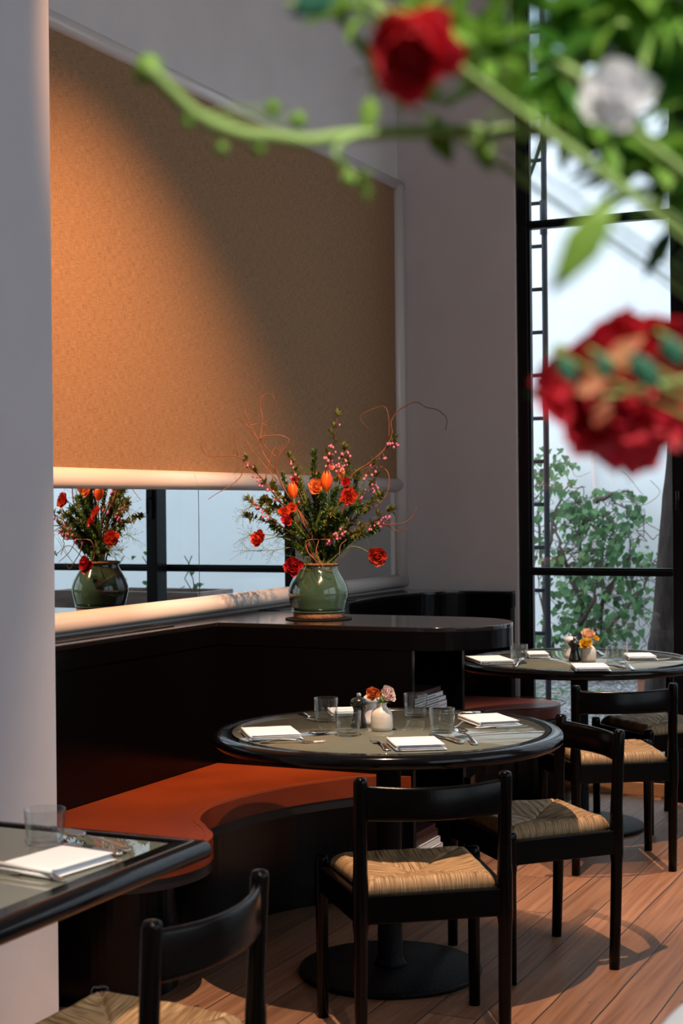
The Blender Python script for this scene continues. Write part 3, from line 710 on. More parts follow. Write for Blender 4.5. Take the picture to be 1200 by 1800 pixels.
def tumbler(px, py, label, group, r=0.0405, h=0.076):
    p = onz(px, py, TZ)
    rb = r*0.86
    prof = [(0, 0.0), (rb-0.003, 0.0), (rb, 0.003), (rb+0.001, 0.010), (r, h-0.002), (r-0.0006, h), (r-0.0018, h-0.001), (rb-0.0015, 0.012), (rb-0.005, 0.0085), (0, 0.0075)]
    o = MB().lathe(prof, n=56).build('tumbler', 'tumbler'); o.location = (p.x, p.y, TZ+0.0008)
    return tag(o, label, 'glass', group)
G1 = 'clear tumblers on the middle table'; G2 = 'clear tumblers on the far table'
tumbler(573, 1268, 'clear tumbler left of the black mill, rearmost on the left of the middle table', G1)
tumbler(612, 1293, 'clear tumbler in front of the black mill on the middle table', G1)
tumbler(730, 1260, 'empty clear tumbler just right of the white bud vase on the middle table', G1)
tumbler(777, 1288, 'clear tumbler behind the tilted spoon on the middle table', G1)
tumbler(912, 1163, 'clear tumbler beside the left napkin of the far table', G2)
tumbler(1081, 1168, 'front tumbler of the pair right of the vase on the far table', G2)
tumbler(1089, 1160, 'rear tumbler of the pair right of the vase on the far table', G2)
tumbler(79, 1484, 'clear tumbler behind the napkin on the square table', 'tumbler on the square table', r=0.0435, h=0.073)

def mill(px, py, m, label, cat, group):
    p = onz(px, py, TZ)
    t = thing('pepper_mill' if m == 'mill_black' else 'salt_mill', label, cat, (p.x, p.y, TZ+0.0006), 0, group)
    MB().lathe([(0, 0), (0.0245, 0), (0.0265, 0.003), (0.0265, 0.012), (0.024, 0.018), (0.0215, 0.028), (0.0180, 0.043), (0.0172, 0.052), (0.0185, 0.060), (0.0215, 0.066), (0.0220, 0.069), (0, 0.069)], n=36).build('body', m, t)
    MB().lathe([(0, 0.0695), (0.0245, 0.0695), (0.0270, 0.074), (0.0270, 0.082), (0.0245, 0.088), (0.015, 0.094), (0.0075, 0.0965), (0, 0.0968)], n=36).build('head', m, t)
    MB().lathe([(0, 0.0968), (0.006, 0.0970), (0.0075, 0.101), (0.0070, 0.106), (0.004, 0.109), (0, 0.110)], n=20).build('knob', 'steel', t)
mill(631, 1279, 'mill_black', 'black turned pepper mill beside the white bud vase on the middle table', 'mill', 'mills')
mill(653, 1273, 'mill_white', 'white salt mill just behind the black mill on the middle table', 'mill', 'mills')
mill(1010, 1163, 'mill_black', 'black turned pepper mill beside the yellow flowers on the far table', 'mill', 'mills')
mill(1002, 1156, 'mill_white', 'white salt mill behind the black mill on the far table', 'mill', 'mills')
def bud_vase(px, py, label):
    p = onz(px, py, TZ)
    o = MB().lathe([(0, 0), (0.030, 0), (0.0335, 0.003), (0.0345, 0.012), (0.0345, 0.040), (0.033, 0.052), (0.028, 0.062), (0.019, 0.070), (0.0155, 0.075), (0.0155, 0.082), (0.0175, 0.086), (0.0160, 0.0865), (0.0125, 0.084), (0.012, 0.074), (0.025, 0.060), (0.029, 0.040), (0.028, 0.008), (0, 0.006)], n=48).build('bud_vase', 'ceramic')
    o.location = (p.x, p.y, TZ+0.0006); return tag(o, label, 'vase', 'small ceramic bud vases'), p
_, BV1 = bud_vase(671, 1284, 'small white ceramic bud vase on the middle table')
_, BV2 = bud_vase(1034, 1163, 'small pale ceramic bud vase on the far table')

# cutlery: built along +x, handle end at x=0, tip at x=length
def handle_pts(L_, z=0.004): return [(0, 0, z-0.001), (0.01, 0, z), (L_*0.25, 0, z+0.004), (L_*0.45, 0, z+0.006), (L_*0.58, 0, z+0.004)]
def cutlery(kind, p0, p1, label, group, lift=0.0, tilt=0.0):
    a, b = onz(*p0, TZ+0.003), onz(*p1, TZ+0.003)
    L_ = min(0.215, max(0.15, (b-a).length)); mb = MB()
    def strip(path):   # (x, halfwidth, z, thickness)
        vs = []
        for x, hw, z, th in path:
            for k in range(10):
                t = 2*PI*k/10; vs.append((x, hw*1.2*math.cos(t), z*1.3+th*1.2*math.sin(t)))
        n = len(path)
        mb.add(vs, [(i*10+k, i*10+(k+1) % 10, (i+1)*10+(k+1) % 10, (i+1)*10+k) for i in range(n-1) for k in range(10)] + [tuple(range(10))[::-1], tuple(range((n-1)*10, n*10))])
    if kind == 'knife':
        strip([(0, 0.003, 0.004, 0.002), (0.004, 0.0085, 0.004, 0.0038), (0.03, 0.009, 0.0042, 0.004), (L_*0.40, 0.0065, 0.0042, 0.0036), (L_*0.45, 0.005, 0.0042, 0.003), (L_*0.47, 0.008, 0.003, 0.0012), (L_*0.70, 0.010, 0.002, 0.0009), (L_*0.90, 0.009, 0.0018, 0.0008), (L_*0.98, 0.004, 0.0018, 0.0006), (L_, 0.001, 0.0018, 0.0004)])
    else:
        e = L_*0.66 if kind == 'spoon' else L_*0.62
        strip([(0, 0.003, 0.0022, 0.0012), (0.004, 0.0085, 0.0025, 0.0018), (0.02, 0.0095, 0.0030, 0.0020), (e*0.30, 0.0065, 0.0065, 0.0018), (e*0.60, 0.0038, 0.0085, 0.0017), (e*0.88, 0.0030, 0.0070, 0.0018), (e, 0.0045, 0.0045, 0.0014)])
        if kind == 'spoon':
            n = 16; vs = []; hl = (L_-e)/2+0.003; hw = 0.0205; 
            for j in range(7):
                r = j/6
                for k in range(n):
                    t = 2*PI*k/n
                    wx = hl*r*math.cos(t); wy = hw*r*math.sin(t)*(1+0.12*math.cos(t)*-1)
                    vs.append((e-0.003+hl+wx, wy, 0.0012+0.0085*r*r))
            fs = [(i*n+k, i*n+(k+1) % n, (i+1)*n+(k+1) % n, (i+1)*n+k) for i in range(6) for k in range(n)]
            o0 = len(vs)
            mb.add(vs + [(x, y, z-0.0011) for x, y, z in vs], fs + [tuple(q+o0 for q in f[::-1]) for f in fs] + [(6*n+k, 6*n+(k+1) % n, o0+6*n+(k+1) % n, o0+6*n+k) for k in range(n)])
        else:
            strip([(e-0.002, 0.0045, 0.0045, 0.0012), (e+0.010, 0.0115, 0.0022, 0.0011), (e+0.022, 0.0118, 0.0018, 0.0010), (e+0.026, 0.0110, 0.0019, 0.0010)])
            for k in range(4):
                y = (k-1.5)*0.0066
                mb.tube([(e+0.024, y, 0.0020), (e+0.040, y*1.05, 0.0022), (L_-0.01, y*1.02, 0.0042), (L_, y, 0.0060)], [0.0018, 0.0016, 0.0013, 0.0006], n=6)
    d = (b-a).normalized()
    o = mb.build(kind, 'steel'); o.location = (a.x, a.y, TZ+0.0006+lift)
    o.rotation_euler = (0, -tilt, math.atan2(d.y, d.x)); return tag(o, label, 'cutlery', group)
K1 = 'cutlery on the middle table'; K2 = 'cutlery on the far table'; K3 = 'cutlery on the square table'
cutlery('fork', (456, 1305), (572, 1304), 'steel fork lying in front of the left napkin of the middle table', K1)
cutlery('spoon', (470, 1298), (585, 1288), 'steel spoon with its bowl towards the front tumbler, left of the middle table', K1)
cutlery('fork', (682, 1319), (638, 1287), 'steel fork between front tumbler and front napkin on the middle table', K1)
cutlery('knife', (812, 1307), (752, 1289), 'steel knife to the right of the front napkin on the middle table', K1)
cutlery('spoon', (836, 1309), (783, 1278), 'steel spoon lying against the front right tumbler of the middle table', K1, tilt=0.06)
cutlery('fork', (526, 1253), (562, 1271), 'steel fork half hidden beside the rear left tumbler of the middle table', K1)
cutlery('knife', (845, 1254), (795, 1254), 'steel knife at the back edge of the middle table beyond the tumblers', K1)
cutlery('knife', (858, 1168), (905, 1163), 'steel knife in front of the left napkin of the far table', K2)
cutlery('spoon', (904, 1172), (934, 1158), 'steel spoon in front of the left tumbler of the far table', K2, tilt=0.06)
cutlery('fork', (890, 1146), (925, 1148), 'steel fork at the back left of the far table', K2)
cutlery('spoon', (1114, 1177), (1082, 1163), 'steel spoon beside the tumbler pair on the far table', K2, tilt=0.04)
cutlery('knife', (1098, 1174), (1066, 1167), 'steel knife between front napkin and tumbler pair on the far table', K2)
cutlery('spoon', (1060, 1151), (1042, 1145), 'steel spoon behind the pale vase on the far table', K2)
cutlery('fork', (115, 1549), (2, 1530), 'steel fork in front of the napkin on the square table', K3)
cutlery('knife', (212, 1504), (110, 1482), 'steel knife behind the napkin on the square table', K3)
cutlery('spoon', (226, 1500), (84, 1471), 'steel spoon with raised bowl leaning beside the tumbler of the square table', K3, lift=0.005, tilt=0.05)

# ------------------------------------------------------------------ books
def book(x0, x1, y0, y1, z, th, cover, label, group, rz=0, ink=True):
    t = thing('book', label, 'book', ((x0+x1)/2, (y0+y1)/2, z), rz, group)
    hx, hy = (x1-x0)/2, (y1-y0)/2
    c = MB(); c.box((-hx, -hy, 0), (hx, hy, 0.0016)); c.box((-hx, -hy, th-0.0016), (hx, hy, th)); c.box((hx-0.002, -hy, 0), (hx, hy, th))
    co = c.build('cover', cover, t)
    MB().box((-hx+0.003, -hy+0.003, 0.0017), (hx-0.0021, hy-0.003, th-0.0017)).build('pages', 'book_page', t)
    if ink and th > 0.014:
        k = MB(); rnd = random.Random(int(z*1e4)); y = -hy*0.75
        while y < hy*0.5:
            w_ = rnd.uniform(0.004, 0.012); k.box((hx, y, th*0.38), (hx+0.0003, y+w_, th*0.62)); y += w_+0.0025
        k.build('spine_lettering', 'book_ink', co)
BG1, BG2 = 'books stacked on the upper shelf of the counter end', 'books stacked on the lower shelf of the counter end'
z = 0.6005
for i, (th, x1, y0, y1) in enumerate(((0.022, 1.020, -2.30, -1.90), (0.020, 1.018, -2.295, -1.905), (0.024, 1.012, -2.31, -1.935), (0.016, 1.000, -2.31, -1.95), (0.016, 1.004, -2.315, -1.96), (0.016, 0.998, -2.31, -1.955), (0.018, 0.990, -2.315, -1.965), (0.020, 0.985, -2.32, -1.975))):
    ordn = ('bottom book', 'second book from the bottom', 'third book from the bottom', 'fourth book from the bottom', 'fourth book from the top', 'third book from the top', 'second book from the top', 'top book')[i]
    book(x1-0.26, x1, y0, y1, z, th, 'book_dark' if i == 7 else 'book', ordn+' on the upper shelf of the counter end', BG1); z += th+0.0003
z = 0.1005
for i, (th, x1) in enumerate(((0.026, 1.00), (0.024, 1.005), (0.024, 0.995), (0.03, 0.985), (0.018, 0.975))):
    book(x1-0.25, x1, -2.30, -2.02, z, th, 'book_dark' if i >= 3 else 'book', ('bottom pale book', 'second pale book from the bottom', 'pale book just below the dark ones', 'thick dark book', 'topmost thin dark book')[i]+' of the stack on the lower shelf', BG2, ink=False); z += th+0.0003

# ------------------------------------------------------------------ big pot and disc
VP = onz(560, 1088, 1.015)
tag(MB().lathe([(0, 0), (0.131, 0), (0.133, 0.002), (0.131, 0.004), (0, 0.004)], c=(0, 0, 0), n=64).build('plant_mat', 'felt'), 'thin round black mat under the green pot', 'mat').location = (VP.x, VP.y, 1.0155)
POTZ = 1.0200
pot = thing('ceramic_pot', 'celadon green glazed pot holding the big bouquet on the counter', 'pot', (VP.x, VP.y, POTZ))
MB().lathe([(0.1045, 0.024), (0.1085, 0.045), (0.115, 0.070), (0.1195, 0.092), (0.118, 0.112), (0.111, 0.136), (0.099, 0.160), (0.087, 0.180), (0.080, 0.193), (0.0785, 0.200), (0.0795, 0.206), (0.0725, 0.206), (0.0715, 0.195), (0.09, 0.165), (0.110, 0.10), (0.098, 0.03), (0, 0.026)], n=72).build('body', 'celadon', pot)
MB().lathe([(0, 0), (0.097, 0), (0.0985, 0.003), (0.102, 0.0235), (0, 0.0235)], n=72).build('foot', 'raw_clay', pot)
MB().lathe([(0.0735, 0.2062), (0.0795, 0.2062), (0.0845, 0.210), (0.0845, 0.215), (0.080, 0.218), (0.0735, 0.216)], n=72, closed=True).build('rim', 'raw_clay', pot)
MB().lathe([(0.1035, 0.0238), (0.1062, 0.0250), (0.1068, 0.0285), (0.1050, 0.0305), (0.1035, 0.029)], n=72, closed=True).build('glaze_line', M['leaf_a'] if False else 'celadon', pot)
MOUTH = Vector((VP.x, VP.y, POTZ+0.20))

# ------------------------------------------------------------------ plant kit
def leaf(mb, p, d, L_, w_, up=Vector((0, 0, 1)), bend=0.25, seg=3):
    d = Vector(d).normalized(); s = d.cross(up)
    if s.length < 1e-3: s = d.cross(Vector((1, 0, 0)))
    s.normalize(); nrm = s.cross(d); vs = [tuple(p)]; prof = [0.75, 1.0, 0.6] if seg == 3 else [1.0]
    k = len(prof)
    for i, q in enumerate(prof):
        t = (i+1)/(k+1); c = Vector(p)+d*L_*t+nrm*(-bend*L_*t*t)
        vs += [c-s*w_*q*0.5+nrm*w_*0.12, c, c+s*w_*q*0.5+nrm*w_*0.12]
    vs.append(Vector(p)+d*L_+nrm*(-bend*L_))
    fs = [(0, 1, 2), (0, 2, 3)]
    for i in range(k-1):
        a = 1+3*i; fs += [(a, a+3, a+4, a+1), (a+1, a+4, a+5, a+2)]
    a = 1+3*(k-1); e = len(vs)-1; fs += [(a, e, a+1), (a+1, e, a+2)]
    mb.add(vs, fs)
def rv(s=1): return Vector((random.uniform(-s, s), random.uniform(-s, s), random.uniform(-s, s)))
DV = 6.08
def cp(x, y, dd=0.0): return atd(350+x/2.6667, 680+y*0.375, DV+dd)
def path(pts, depth0=0.0, depth1=0.0, jit=0.004, k=4):
    """pixel polyline of the bouquet (crop coordinates) -> world curve; depth runs from depth0 to depth1"""
    n = len(pts); out = []
    for i, (x, y) in enumerate(pts): out.append(cp(x, y, depth0+(depth1-depth0)*i/max(1, n-1)) + (rv(jit) if i else Vector()))
    return smoothpts(out, k)
def taper(n, r0, r1): return [r0+(r1-r0)*i/max(1, n-1) for i in range(n)]
MX, MY = 582, 838
def start(): return (MX+random.uniform(-45, 45), MY+8)
WG = 'curly willow twigs in the green pot'
def willow(main, twigs, label, d1):
    t = thing('willow_branch', label, 'branch', MOUTH, 0, WG)
    p = path([start()]+main, random.uniform(-0.03, 0.03), d1)
    loc = lambda P: [q-MOUTH for q in P]
    MB().tube(loc(p), taper(len(p), 0.0036, 0.0015), n=6).build('stem', 'willow', t)
    for tw in twigs:
        q = path(tw, d1*0.8, d1*1.1+random.uniform(-0.04, 0.04)); MB().tube(loc(q), taper(len(q), 0.0024, 0.0012), n=5).build('twig', 'willow', t)
willow([(520, 700), (440, 600), (370, 520), (330, 470), (300, 430), (240, 380), (190, 335), (150, 318), (90, 322), (40, 322), (15, 290), (10, 262)],
       [[(240, 385), (210, 375), (190, 420), (140, 470), (90, 500), (45, 530)], [(180, 325), (178, 300), (160, 255), (170, 190)]], 'curly willow twig reaching furthest left over the trim', -0.05)
willow([(500, 640), (420, 520), (380, 440), (340, 370), (300, 300), (280, 250), (240, 190), (210, 170), (180, 150)],
       [[(285, 260), (250, 190), (225, 150), (220, 110), (235, 65)], [(360, 330), (320, 290), (290, 250), (320, 190), (290, 175), (230, 180)]], 'curly willow twig rising at the upper left with a straight tip', 0.06)
willow([(490, 620), (400, 470), (370, 390), (365, 350), (390, 300), (425, 250), (380, 228), (330, 225), (300, 235), (285, 250)],
       [[(285, 250), (300, 150), (285, 100), (290, 50), (330, 30), (350, 50), (350, 75)], [(365, 440), (290, 350), (245, 290), (225, 240)], [(300, 470), (345, 300), (370, 300), (400, 270)]], 'curly willow twig bending into a loop at the upper left', -0.02)
willow([(640, 660), (700, 470), (720, 410), (800, 350), (870, 290), (900, 220), (895, 160), (940, 115), (1010, 75), (1060, 95), (1120, 105), (1155, 150), (1150, 208)],
       [[(888, 240), (892, 150), (870, 90), (800, 115), (755, 140), (770, 180), (790, 195)]], 'curly willow twig arching over to the far right', 0.03)
willow([(680, 700), (760, 582), (830, 560), (880, 490), (888, 410), (850, 375), (780, 380), (720, 420), (700, 470)],
       [], 'curly willow twig closing in a wide loop on the right', 0.08)
willow([(640, 740), (700, 660), (780, 640), (850, 640), (900, 660), (930, 680), (980, 665)],
       [[(850, 645), (950, 640), (1000, 610), (1022, 565)]], 'curly willow twig reaching low to the right across the trim', -0.06)
willow([(540, 800), (500, 760), (510, 720), (600, 718), (685, 712), (665, 740), (660, 800)],
       [[(500, 740), (520, 790), (560, 820), (600, 858), (625, 862), (625, 835)], [(560, 720), (545, 780), (580, 830)]], 'curly willow twig coiled low in front of the pot mouth', -0.14)

BG = 'pink budded blossom branches in the green pot'
def along(p, t):
    x = t*(len(p)-1); i = min(int(x), len(p)-2); return p[i].lerp(p[i+1], x-i), (p[i+1]-p[i]).normalized()
def blossom(main, label, d1, clusters=5, buds=10, leafy=1.0):
    t = thing('blossom_branch', label, 'branch', MOUTH, 0, BG)
    p = path([start()]+main, random.uniform(-0.04, 0.04), d1, jit=0.006); p = [q-MOUTH for q in p]
    MB().tube(p, taper(len(p), 0.0038, 0.0016), n=6).build('stem', 'bark_twig', t)
    lv = MB()
    for k in range(clusters):
        u = 0.45+0.55*k/max(1, clusters-1) if clusters > 1 else 1
        q, d = along(p, min(1, u)); 
        if u < 0.98: q = q+rv(0.012)
        for _ in range(int(14*leafy)):
            dd = (d*0.7+rv(0.9)+Vector((0, 0, 0.3))).normalized(); leaf(lv, q, dd, random.uniform(0.020, 0.038), random.uniform(0.008, 0.013), bend=random.uniform(-0.2, 0.5))
    lv.build('leaves', 'leaf_a', t)
    pd = MB()
    for k in range(buds):
        q, d = along(p, random.uniform(0.5, 1.0)); c0 = q
        for _ in range(random.choice((1, 2, 3))):
            e = c0+Vector((random.uniform(-0.02, 0.02), random.uniform(-0.02, 0.02), -random.uniform(0.008, 0.028)))
            pd.tube([c0, (c0+e)/2+rv(0.003), e], 0.0006, n=4)
            bo = MB().ball((0, 0, 0), random.uniform(0.0042, 0.0070), n=8, m=6, sc=(1, 1, 1.2)).build('bud', 'bud_pink', t); bo.location = e
    pd.build('bud_stalks', 'stem_green', t)
blossom([(595, 600), (612, 355), (620, 300), (640, 220), (655, 130)], 'tall budded branch rising highest from the middle of the bouquet', 0.0, 6, 8)
blossom([(620, 600), (650, 420), (685, 310), (692, 285)], 'budded branch just right of the tallest one, above the tulips', 0.05, 4, 12)
blossom([(520, 640), (480, 560), (440, 400), (425, 335)], 'budded branch with olive leaf tuft rising left of the tulips', 0.03, 4, 8)
blossom([(470, 640), (400, 560), (300, 450), (220, 345)], 'long dark budded branch slanting to the upper left', -0.05, 5, 10)
blossom([(440, 700), (350, 620), (290, 570), (230, 530)], 'budded branch slanting low to the left with olive leaves', -0.03, 6, 9, 1.3)
blossom([(690, 660), (740, 540), (800, 470), (835, 430)], 'budded branch rising steeply right of the coral flower', 0.06, 5, 10, 0.9)
blossom([(680, 560), (720, 470), (800, 390), (890, 280), (912, 243)], 'long budded branch slanting to the upper right', 0.00, 4, 12)
blossom([(700, 740), (780, 660), (850, 610), (905, 578)], 'budded branch slanting low to the right', -0.05, 5, 14, 1.1)
blossom([(560, 760), (610, 720), (640, 690), (690, 640)], 'short budded branch low at the front of the bouquet', -0.12, 4, 14, 0.8)

# flowers
def petal(mb, c, out, up, L_, w_, cup, ruffle=0.0, seed=0, nu=5, nv=5):
    """cupped petal from c, leaning towards out, curling towards up"""
    out = out.normalized(); up = up.normalized(); s = out.cross(up).normalized(); vs = []
    for j in range(nv+1):
        v = j/nv; hw = w_*0.5*(0.25+1.15*math.sin(min(1, v*1.05)*PI*0.62))*(1 if v < 0.8 else 1-0.45*(v-0.8)/0.2)
        for i in range(nu+1):
            u = -1+2*i/nu
            a = v*cup
            pos = Vector(c)+out*(L_*math.sin(a)/max(cup, 1e-3))+up*(L_*(1-math.cos(a))/max(cup, 1e-3))
            pos += s*u*hw + (up*0.5-out*0.5)*(u*u*hw*0.55)
            pos += (up*0.7+out*0.3)*ruffle*v*v*math.sin(u*7+seed*1.7)*w_*0.16 + out*ruffle*v*noise.noise(Vector((u*2, v*2, seed)))*w_*0.15
            vs.append(pos)
    mb.add(vs, [(j*(nu+1)+i, j*(nu+1)+i+1, (j+1)*(nu+1)+i+1, (j+1)*(nu+1)+i) for j in range(nv) for i in range(nu)])
def bloom(mb, c, face, R, rings=5, ruffle=0.3, first=5):
    face = Vector(face).normalized(); a = face.cross(Vector((0, 0, 1)) if abs(face.z) < 0.9 else Vector((1, 0, 0))).normalized(); b = face.cross(a)
    sd = random.random()*10
    for r in range(rings):
        f = (r+1)/rings; n = first+2*r
        for k in range(n):
            th = 2*PI*(k+0.5*(r % 2)+random.uniform(-0.15, 0.15))/n; o = (a*math.cos(th)+b*math.sin(th))
            cup_dir = (face*(1.0-f*0.75)+o*f*1.0).normalized(); upd = (face*(0.4+0.6*f)-o*(0.9-f*0.6)).normalized()
            upd = (upd-cup_dir*upd.dot(cup_dir)).normalized()
            jl = random.uniform(0.82, 1.2)
            cup_dir = (cup_dir+rv(0.22)).normalized(); upd = (upd-cup_dir*upd.dot(cup_dir)).normalized()
            petal(mb, Vector(c)+o*R*0.08*f-face*R*0.25*f, cup_dir, upd, R*(0.42+0.66*f)*jl, R*(0.34+0.36*f), 1.25-0.75*f, ruffle, sd+k+r*3, 5, 5)
def ranunculus(px, py, R, m, label, face=(0.45, -0.85, 0.2), dd=0.0, base=None, group='ranunculus blooms in the green pot', name='ranunculus', rings=5, world=None, origin=None, stemmat='stem_green', sr=0.0018):
    c = world or cp(px, py, dd); o_ = origin or MOUTH
    t = thing(name, label, 'flower', o_, 0, group)
    mb = MB(); cl = c-o_; bloom(mb, cl, face, R, rings, 1.1); mb.build('petals', m, t)
    f = Vector(face).normalized(); e = cl-f*R*0.35
    b0 = base if base is not None else Vector((random.uniform(-0.04, 0.04), random.uniform(-0.04, 0.04), -0.02))
    mid = (b0*0.45+e*0.55)+Vector((0, 0, abs(e.x-b0.x)*0.25+0.01))
    pts = smoothpts([b0, mid, e-f*0.01, e], 5)
    s_ = MB(); s_.tube(pts, sr, n=6); s_.build('stem', stemmat, t)
    s2 = MB()
    for k in range(5):
        th = 2*PI*k/5; leaf(s2, e, (-f*0.2+Vector((math.cos(th), 0.3*math.sin(th), math.sin(th)))), R*0.5, R*0.28, bend=0.2)
    s2.build('sepals', 'leaf_b', t)
    return t
ranunculus(700, 517, 0.032, 'petal_coral', 'coral ranunculus at the centre right of the big bouquet', dd=-0.10)
ranunculus(830, 793, 0.037, 'petal_coral', 'coral red ranunculus drooping at the lower right of the big bouquet', face=(0.75, -0.65, -0.1), dd=-0.10)
ranunculus(443, 840, 0.036, 'petal_red', 'crimson ranunculus hanging beside the pot rim', face=(0.2, -0.95, 0.0), dd=-0.12)
ranunculus(280, 712, 0.031, 'petal_coral', 'coral ranunculus low on the left side of the big bouquet', face=(-0.2, -0.9, 0.2), dd=-0.08)
ranunculus(398, 590, 0.022, 'petal_coral', 'small red-orange bloom left of centre in the big bouquet', dd=-0.10, rings=4)
ranunculus(412, 626, 0.021, 'petal_red', 'small red bloom just under the red-orange one at left', dd=-0.11, rings=4)
ranunculus(434, 566, 0.018, 'petal_coral', 'small red bloom directly below the left tulip', dd=-0.07, rings=4)
ranunculus(448, 442, 0.016, 'petal_red', 'small dark red bloom peeping above the left tulip', dd=0.02, rings=4)
ranunculus(685, 447, 0.018, 'petal_red', 'small dark red bloom above the coral ranunculus', dd=0.0, rings=4)
ranunculus(548, 470, 0.030, 'petal_rust', 'orange frilled bloom left of the tallest tulip', dd=-0.06, rings=4)
ranunculus(615, 378, 0.018, 'petal_pink', 'pink bloom above the tallest tulip', face=(0.3, -0.6, 0.7), dd=0.02, rings=4)
ranunculus(535, 398, 0.013, 'petal_peach', 'tiny peach bloom among the tall greenery', dd=0.03, rings=3)
def tulip(px, py, H_, m, label, tilt, dd=-0.06):
    c = cp(px, py, dd)-MOUTH; t = thing('tulip', label, 'flower', MOUTH, 0, 'orange tulips in the green pot')
    ax = Vector((tilt[0], tilt[1], 1)).normalized(); a = ax.cross(Vector((0, 1, 0))).normalized(); b = ax.cross(a); c0 = c-ax*H_/2
    mb = MB()
    for r, (n, R, off) in enumerate(((3, H_*0.25, 0.0), (3, H_*0.285, PI/3))):
        for k in range(n):
            th = 2*PI*k/n+off; vs = []
            for j in range(9):
                v = j/8; rad = R*(math.sin(PI*min(1, v*1.0+0.06)*0.88)**0.7)*(1 if v < 0.6 else 1-0.10*((v-0.6)/0.4)**1.5); hw = 0.72*(1-max(0, (v-0.62)/0.38)**1.8)
                for i in range(7):
                    u = -1+2*i/6; q = th+u*hw; vs.append(c0+ax*(H_*v*(1-0.05*u*u))+(a*math.cos(q)+b*math.sin(q))*rad*(1+0.04*r))
            mb.add(vs, [(j*7+i, j*7+i+1, (j+1)*7+i+1, (j+1)*7+i) for j in range(8) for i in range(6)])
    mb.build('petals', m, t)
    b0 = Vector((random.uniform(-0.03, 0.03), random.uniform(-0.03, 0.03), -0.02))
    MB().tube(smoothpts([b0, (b0+c0)/2+Vector((0.004, 0, 0.01)), c0-ax*0.03, c0], 5), 0.003, n=7).build('stem', 'stem_green', t)
    lf = MB(); leaf(lf, b0*0.6+c0*0.4, (ax+rv(0.35)), H_*1.6, 0.022, bend=0.15); lf.build('leaf', 'leaf_b', t)
tulip(597, 438, 0.082, 'petal_orange', 'largest orange tulip in the centre of the big bouquet', (0.02, 0))
tulip(438, 482, 0.068, 'petal_orange', 'orange tulip at the left leaning outwards', (-0.12, -0.06))
tulip(664, 402, 0.056, 'petal_amber', 'amber yellow tulip behind the largest orange one', (0.15, 0.05), dd=0.03)

GG = 'green filler sprigs in the green pot'
def sprig(main, label, d1, m='leaf_b', n=40, L_=0.013, w_=0.006, spread=1.0, name='greenery_sprig', airy=False, base=None):
    if not airy: n = int(n*2.0); L_ *= 1.2; w_ *= 1.45
    t = thing(name, label, 'foliage', MOUTH, 0, GG)
    p = [q-MOUTH for q in path([base or start()]+main, random.uniform(-0.04, 0.04), d1, jit=0.005)]
    MB().tube(p, taper(len(p), 0.0020, 0.0008), n=5).build('stem', 'stem_green', t)
    lv = MB(); tw = MB()
    for k in range(n):
        q, d = along(p, random.uniform(0.22, 1.0))
        if airy:
            e = q+(d*0.5+rv(1.0)).normalized()*random.uniform(0.02, 0.07)
            tw.tube([q, (q+e)/2+rv(0.004), e], 0.0005, n=3, cap=False)
            for _ in range(3): leaf(lv, e+rv(0.006), rv(1), L_*random.uniform(0.6, 1.2), w_, seg=1)
        else:
            leaf(lv, q, (d*random.uniform(0.3, 1.0)+rv(1.0)*spread), L_*random.uniform(0.6, 1.3), w_, bend=random.uniform(-0.2, 0.4))
    if airy: tw.build('side_twigs', 'stem_green', t)
    lv.build('leaves', m, t)
sprig([(540, 600), (535, 450), (540, 312)], 'tall dark green leaf spire left of the tallest tulip', 0.03, 'leaf_d', 190, 0.020, 0.007, 0.6)
sprig([(520, 620), (480, 480), (450, 390)], 'leafy green sprig rising behind the left tulip', 0.05, 'leaf_a', 90, 0.022, 0.009)
sprig([(500, 640), (420, 500), (385, 410)], 'green sprig with fine leaves at upper left', 0.04, 'leaf_b', 90, 0.018, 0.006)
sprig([(560, 640), (555, 500), (560, 420)], 'dense dark green sprig under the orange frilled bloom', -0.05, 'leaf_d', 190, 0.018, 0.006, 0.7)
sprig([(610, 680), (620, 560), (640, 470)], 'green sprig just right of the tallest tulip stem', -0.02, 'leaf_b', 120, 0.020, 0.008)
sprig([(680, 640), (725, 500), (735, 400)], 'pale green leafy spire right of the coral flower', 0.04, 'leaf_b', 130, 0.020, 0.007, 0.7)
sprig([(500, 700), (420, 620), (330, 550), (300, 530)], 'olive leafy sprig filling the left of the bouquet', 0.0, 'leaf_a', 120, 0.024, 0.011)
sprig([(480, 720), (380, 660), (260, 620), (215, 605)], 'thin olive sprig reaching out to the left', 0.02, 'leaf_a', 70, 0.018, 0.009)
sprig([(660, 720), (760, 600), (820, 540), (850, 500)], 'leafy sprig filling the right of the bouquet', 0.05, 'leaf_a', 90, 0.020, 0.009)
sprig([(700, 740), (800, 680), (830, 660)], 'short leafy sprig low on the right', -0.03, 'leaf_b', 70, 0.020, 0.009)
sprig([(520, 740), (470, 680), (430, 640)], 'dense green sprig low at left centre', -0.10, 'leaf_b', 170, 0.017, 0.006)
sprig([(560, 740), (520, 640), (500, 560)], 'dense dark green sprig at the heart of the bouquet', -0.10, 'leaf_d', 220, 0.017, 0.006)
sprig([(600, 740), (640, 660), (660, 600)], 'dense dark green sprig below the coral flower', -0.10, 'leaf_d', 200, 0.017, 0.007)
sprig([(520, 790), (480, 760), (440, 730)], 'short fern-like sprig over the left of the pot mouth', -0.06, 'leaf_b', 160, 0.015, 0.005)
sprig([(620, 790), (660, 740), (690, 700)], 'short leafy sprig over the right of the pot mouth', -0.06, 'leaf_d', 150, 0.017, 0.007)
sprig([(570, 780), (565, 700), (570, 640)], 'short dense sprig in the middle over the pot mouth', -0.12, 'leaf_d', 220, 0.016, 0.006)
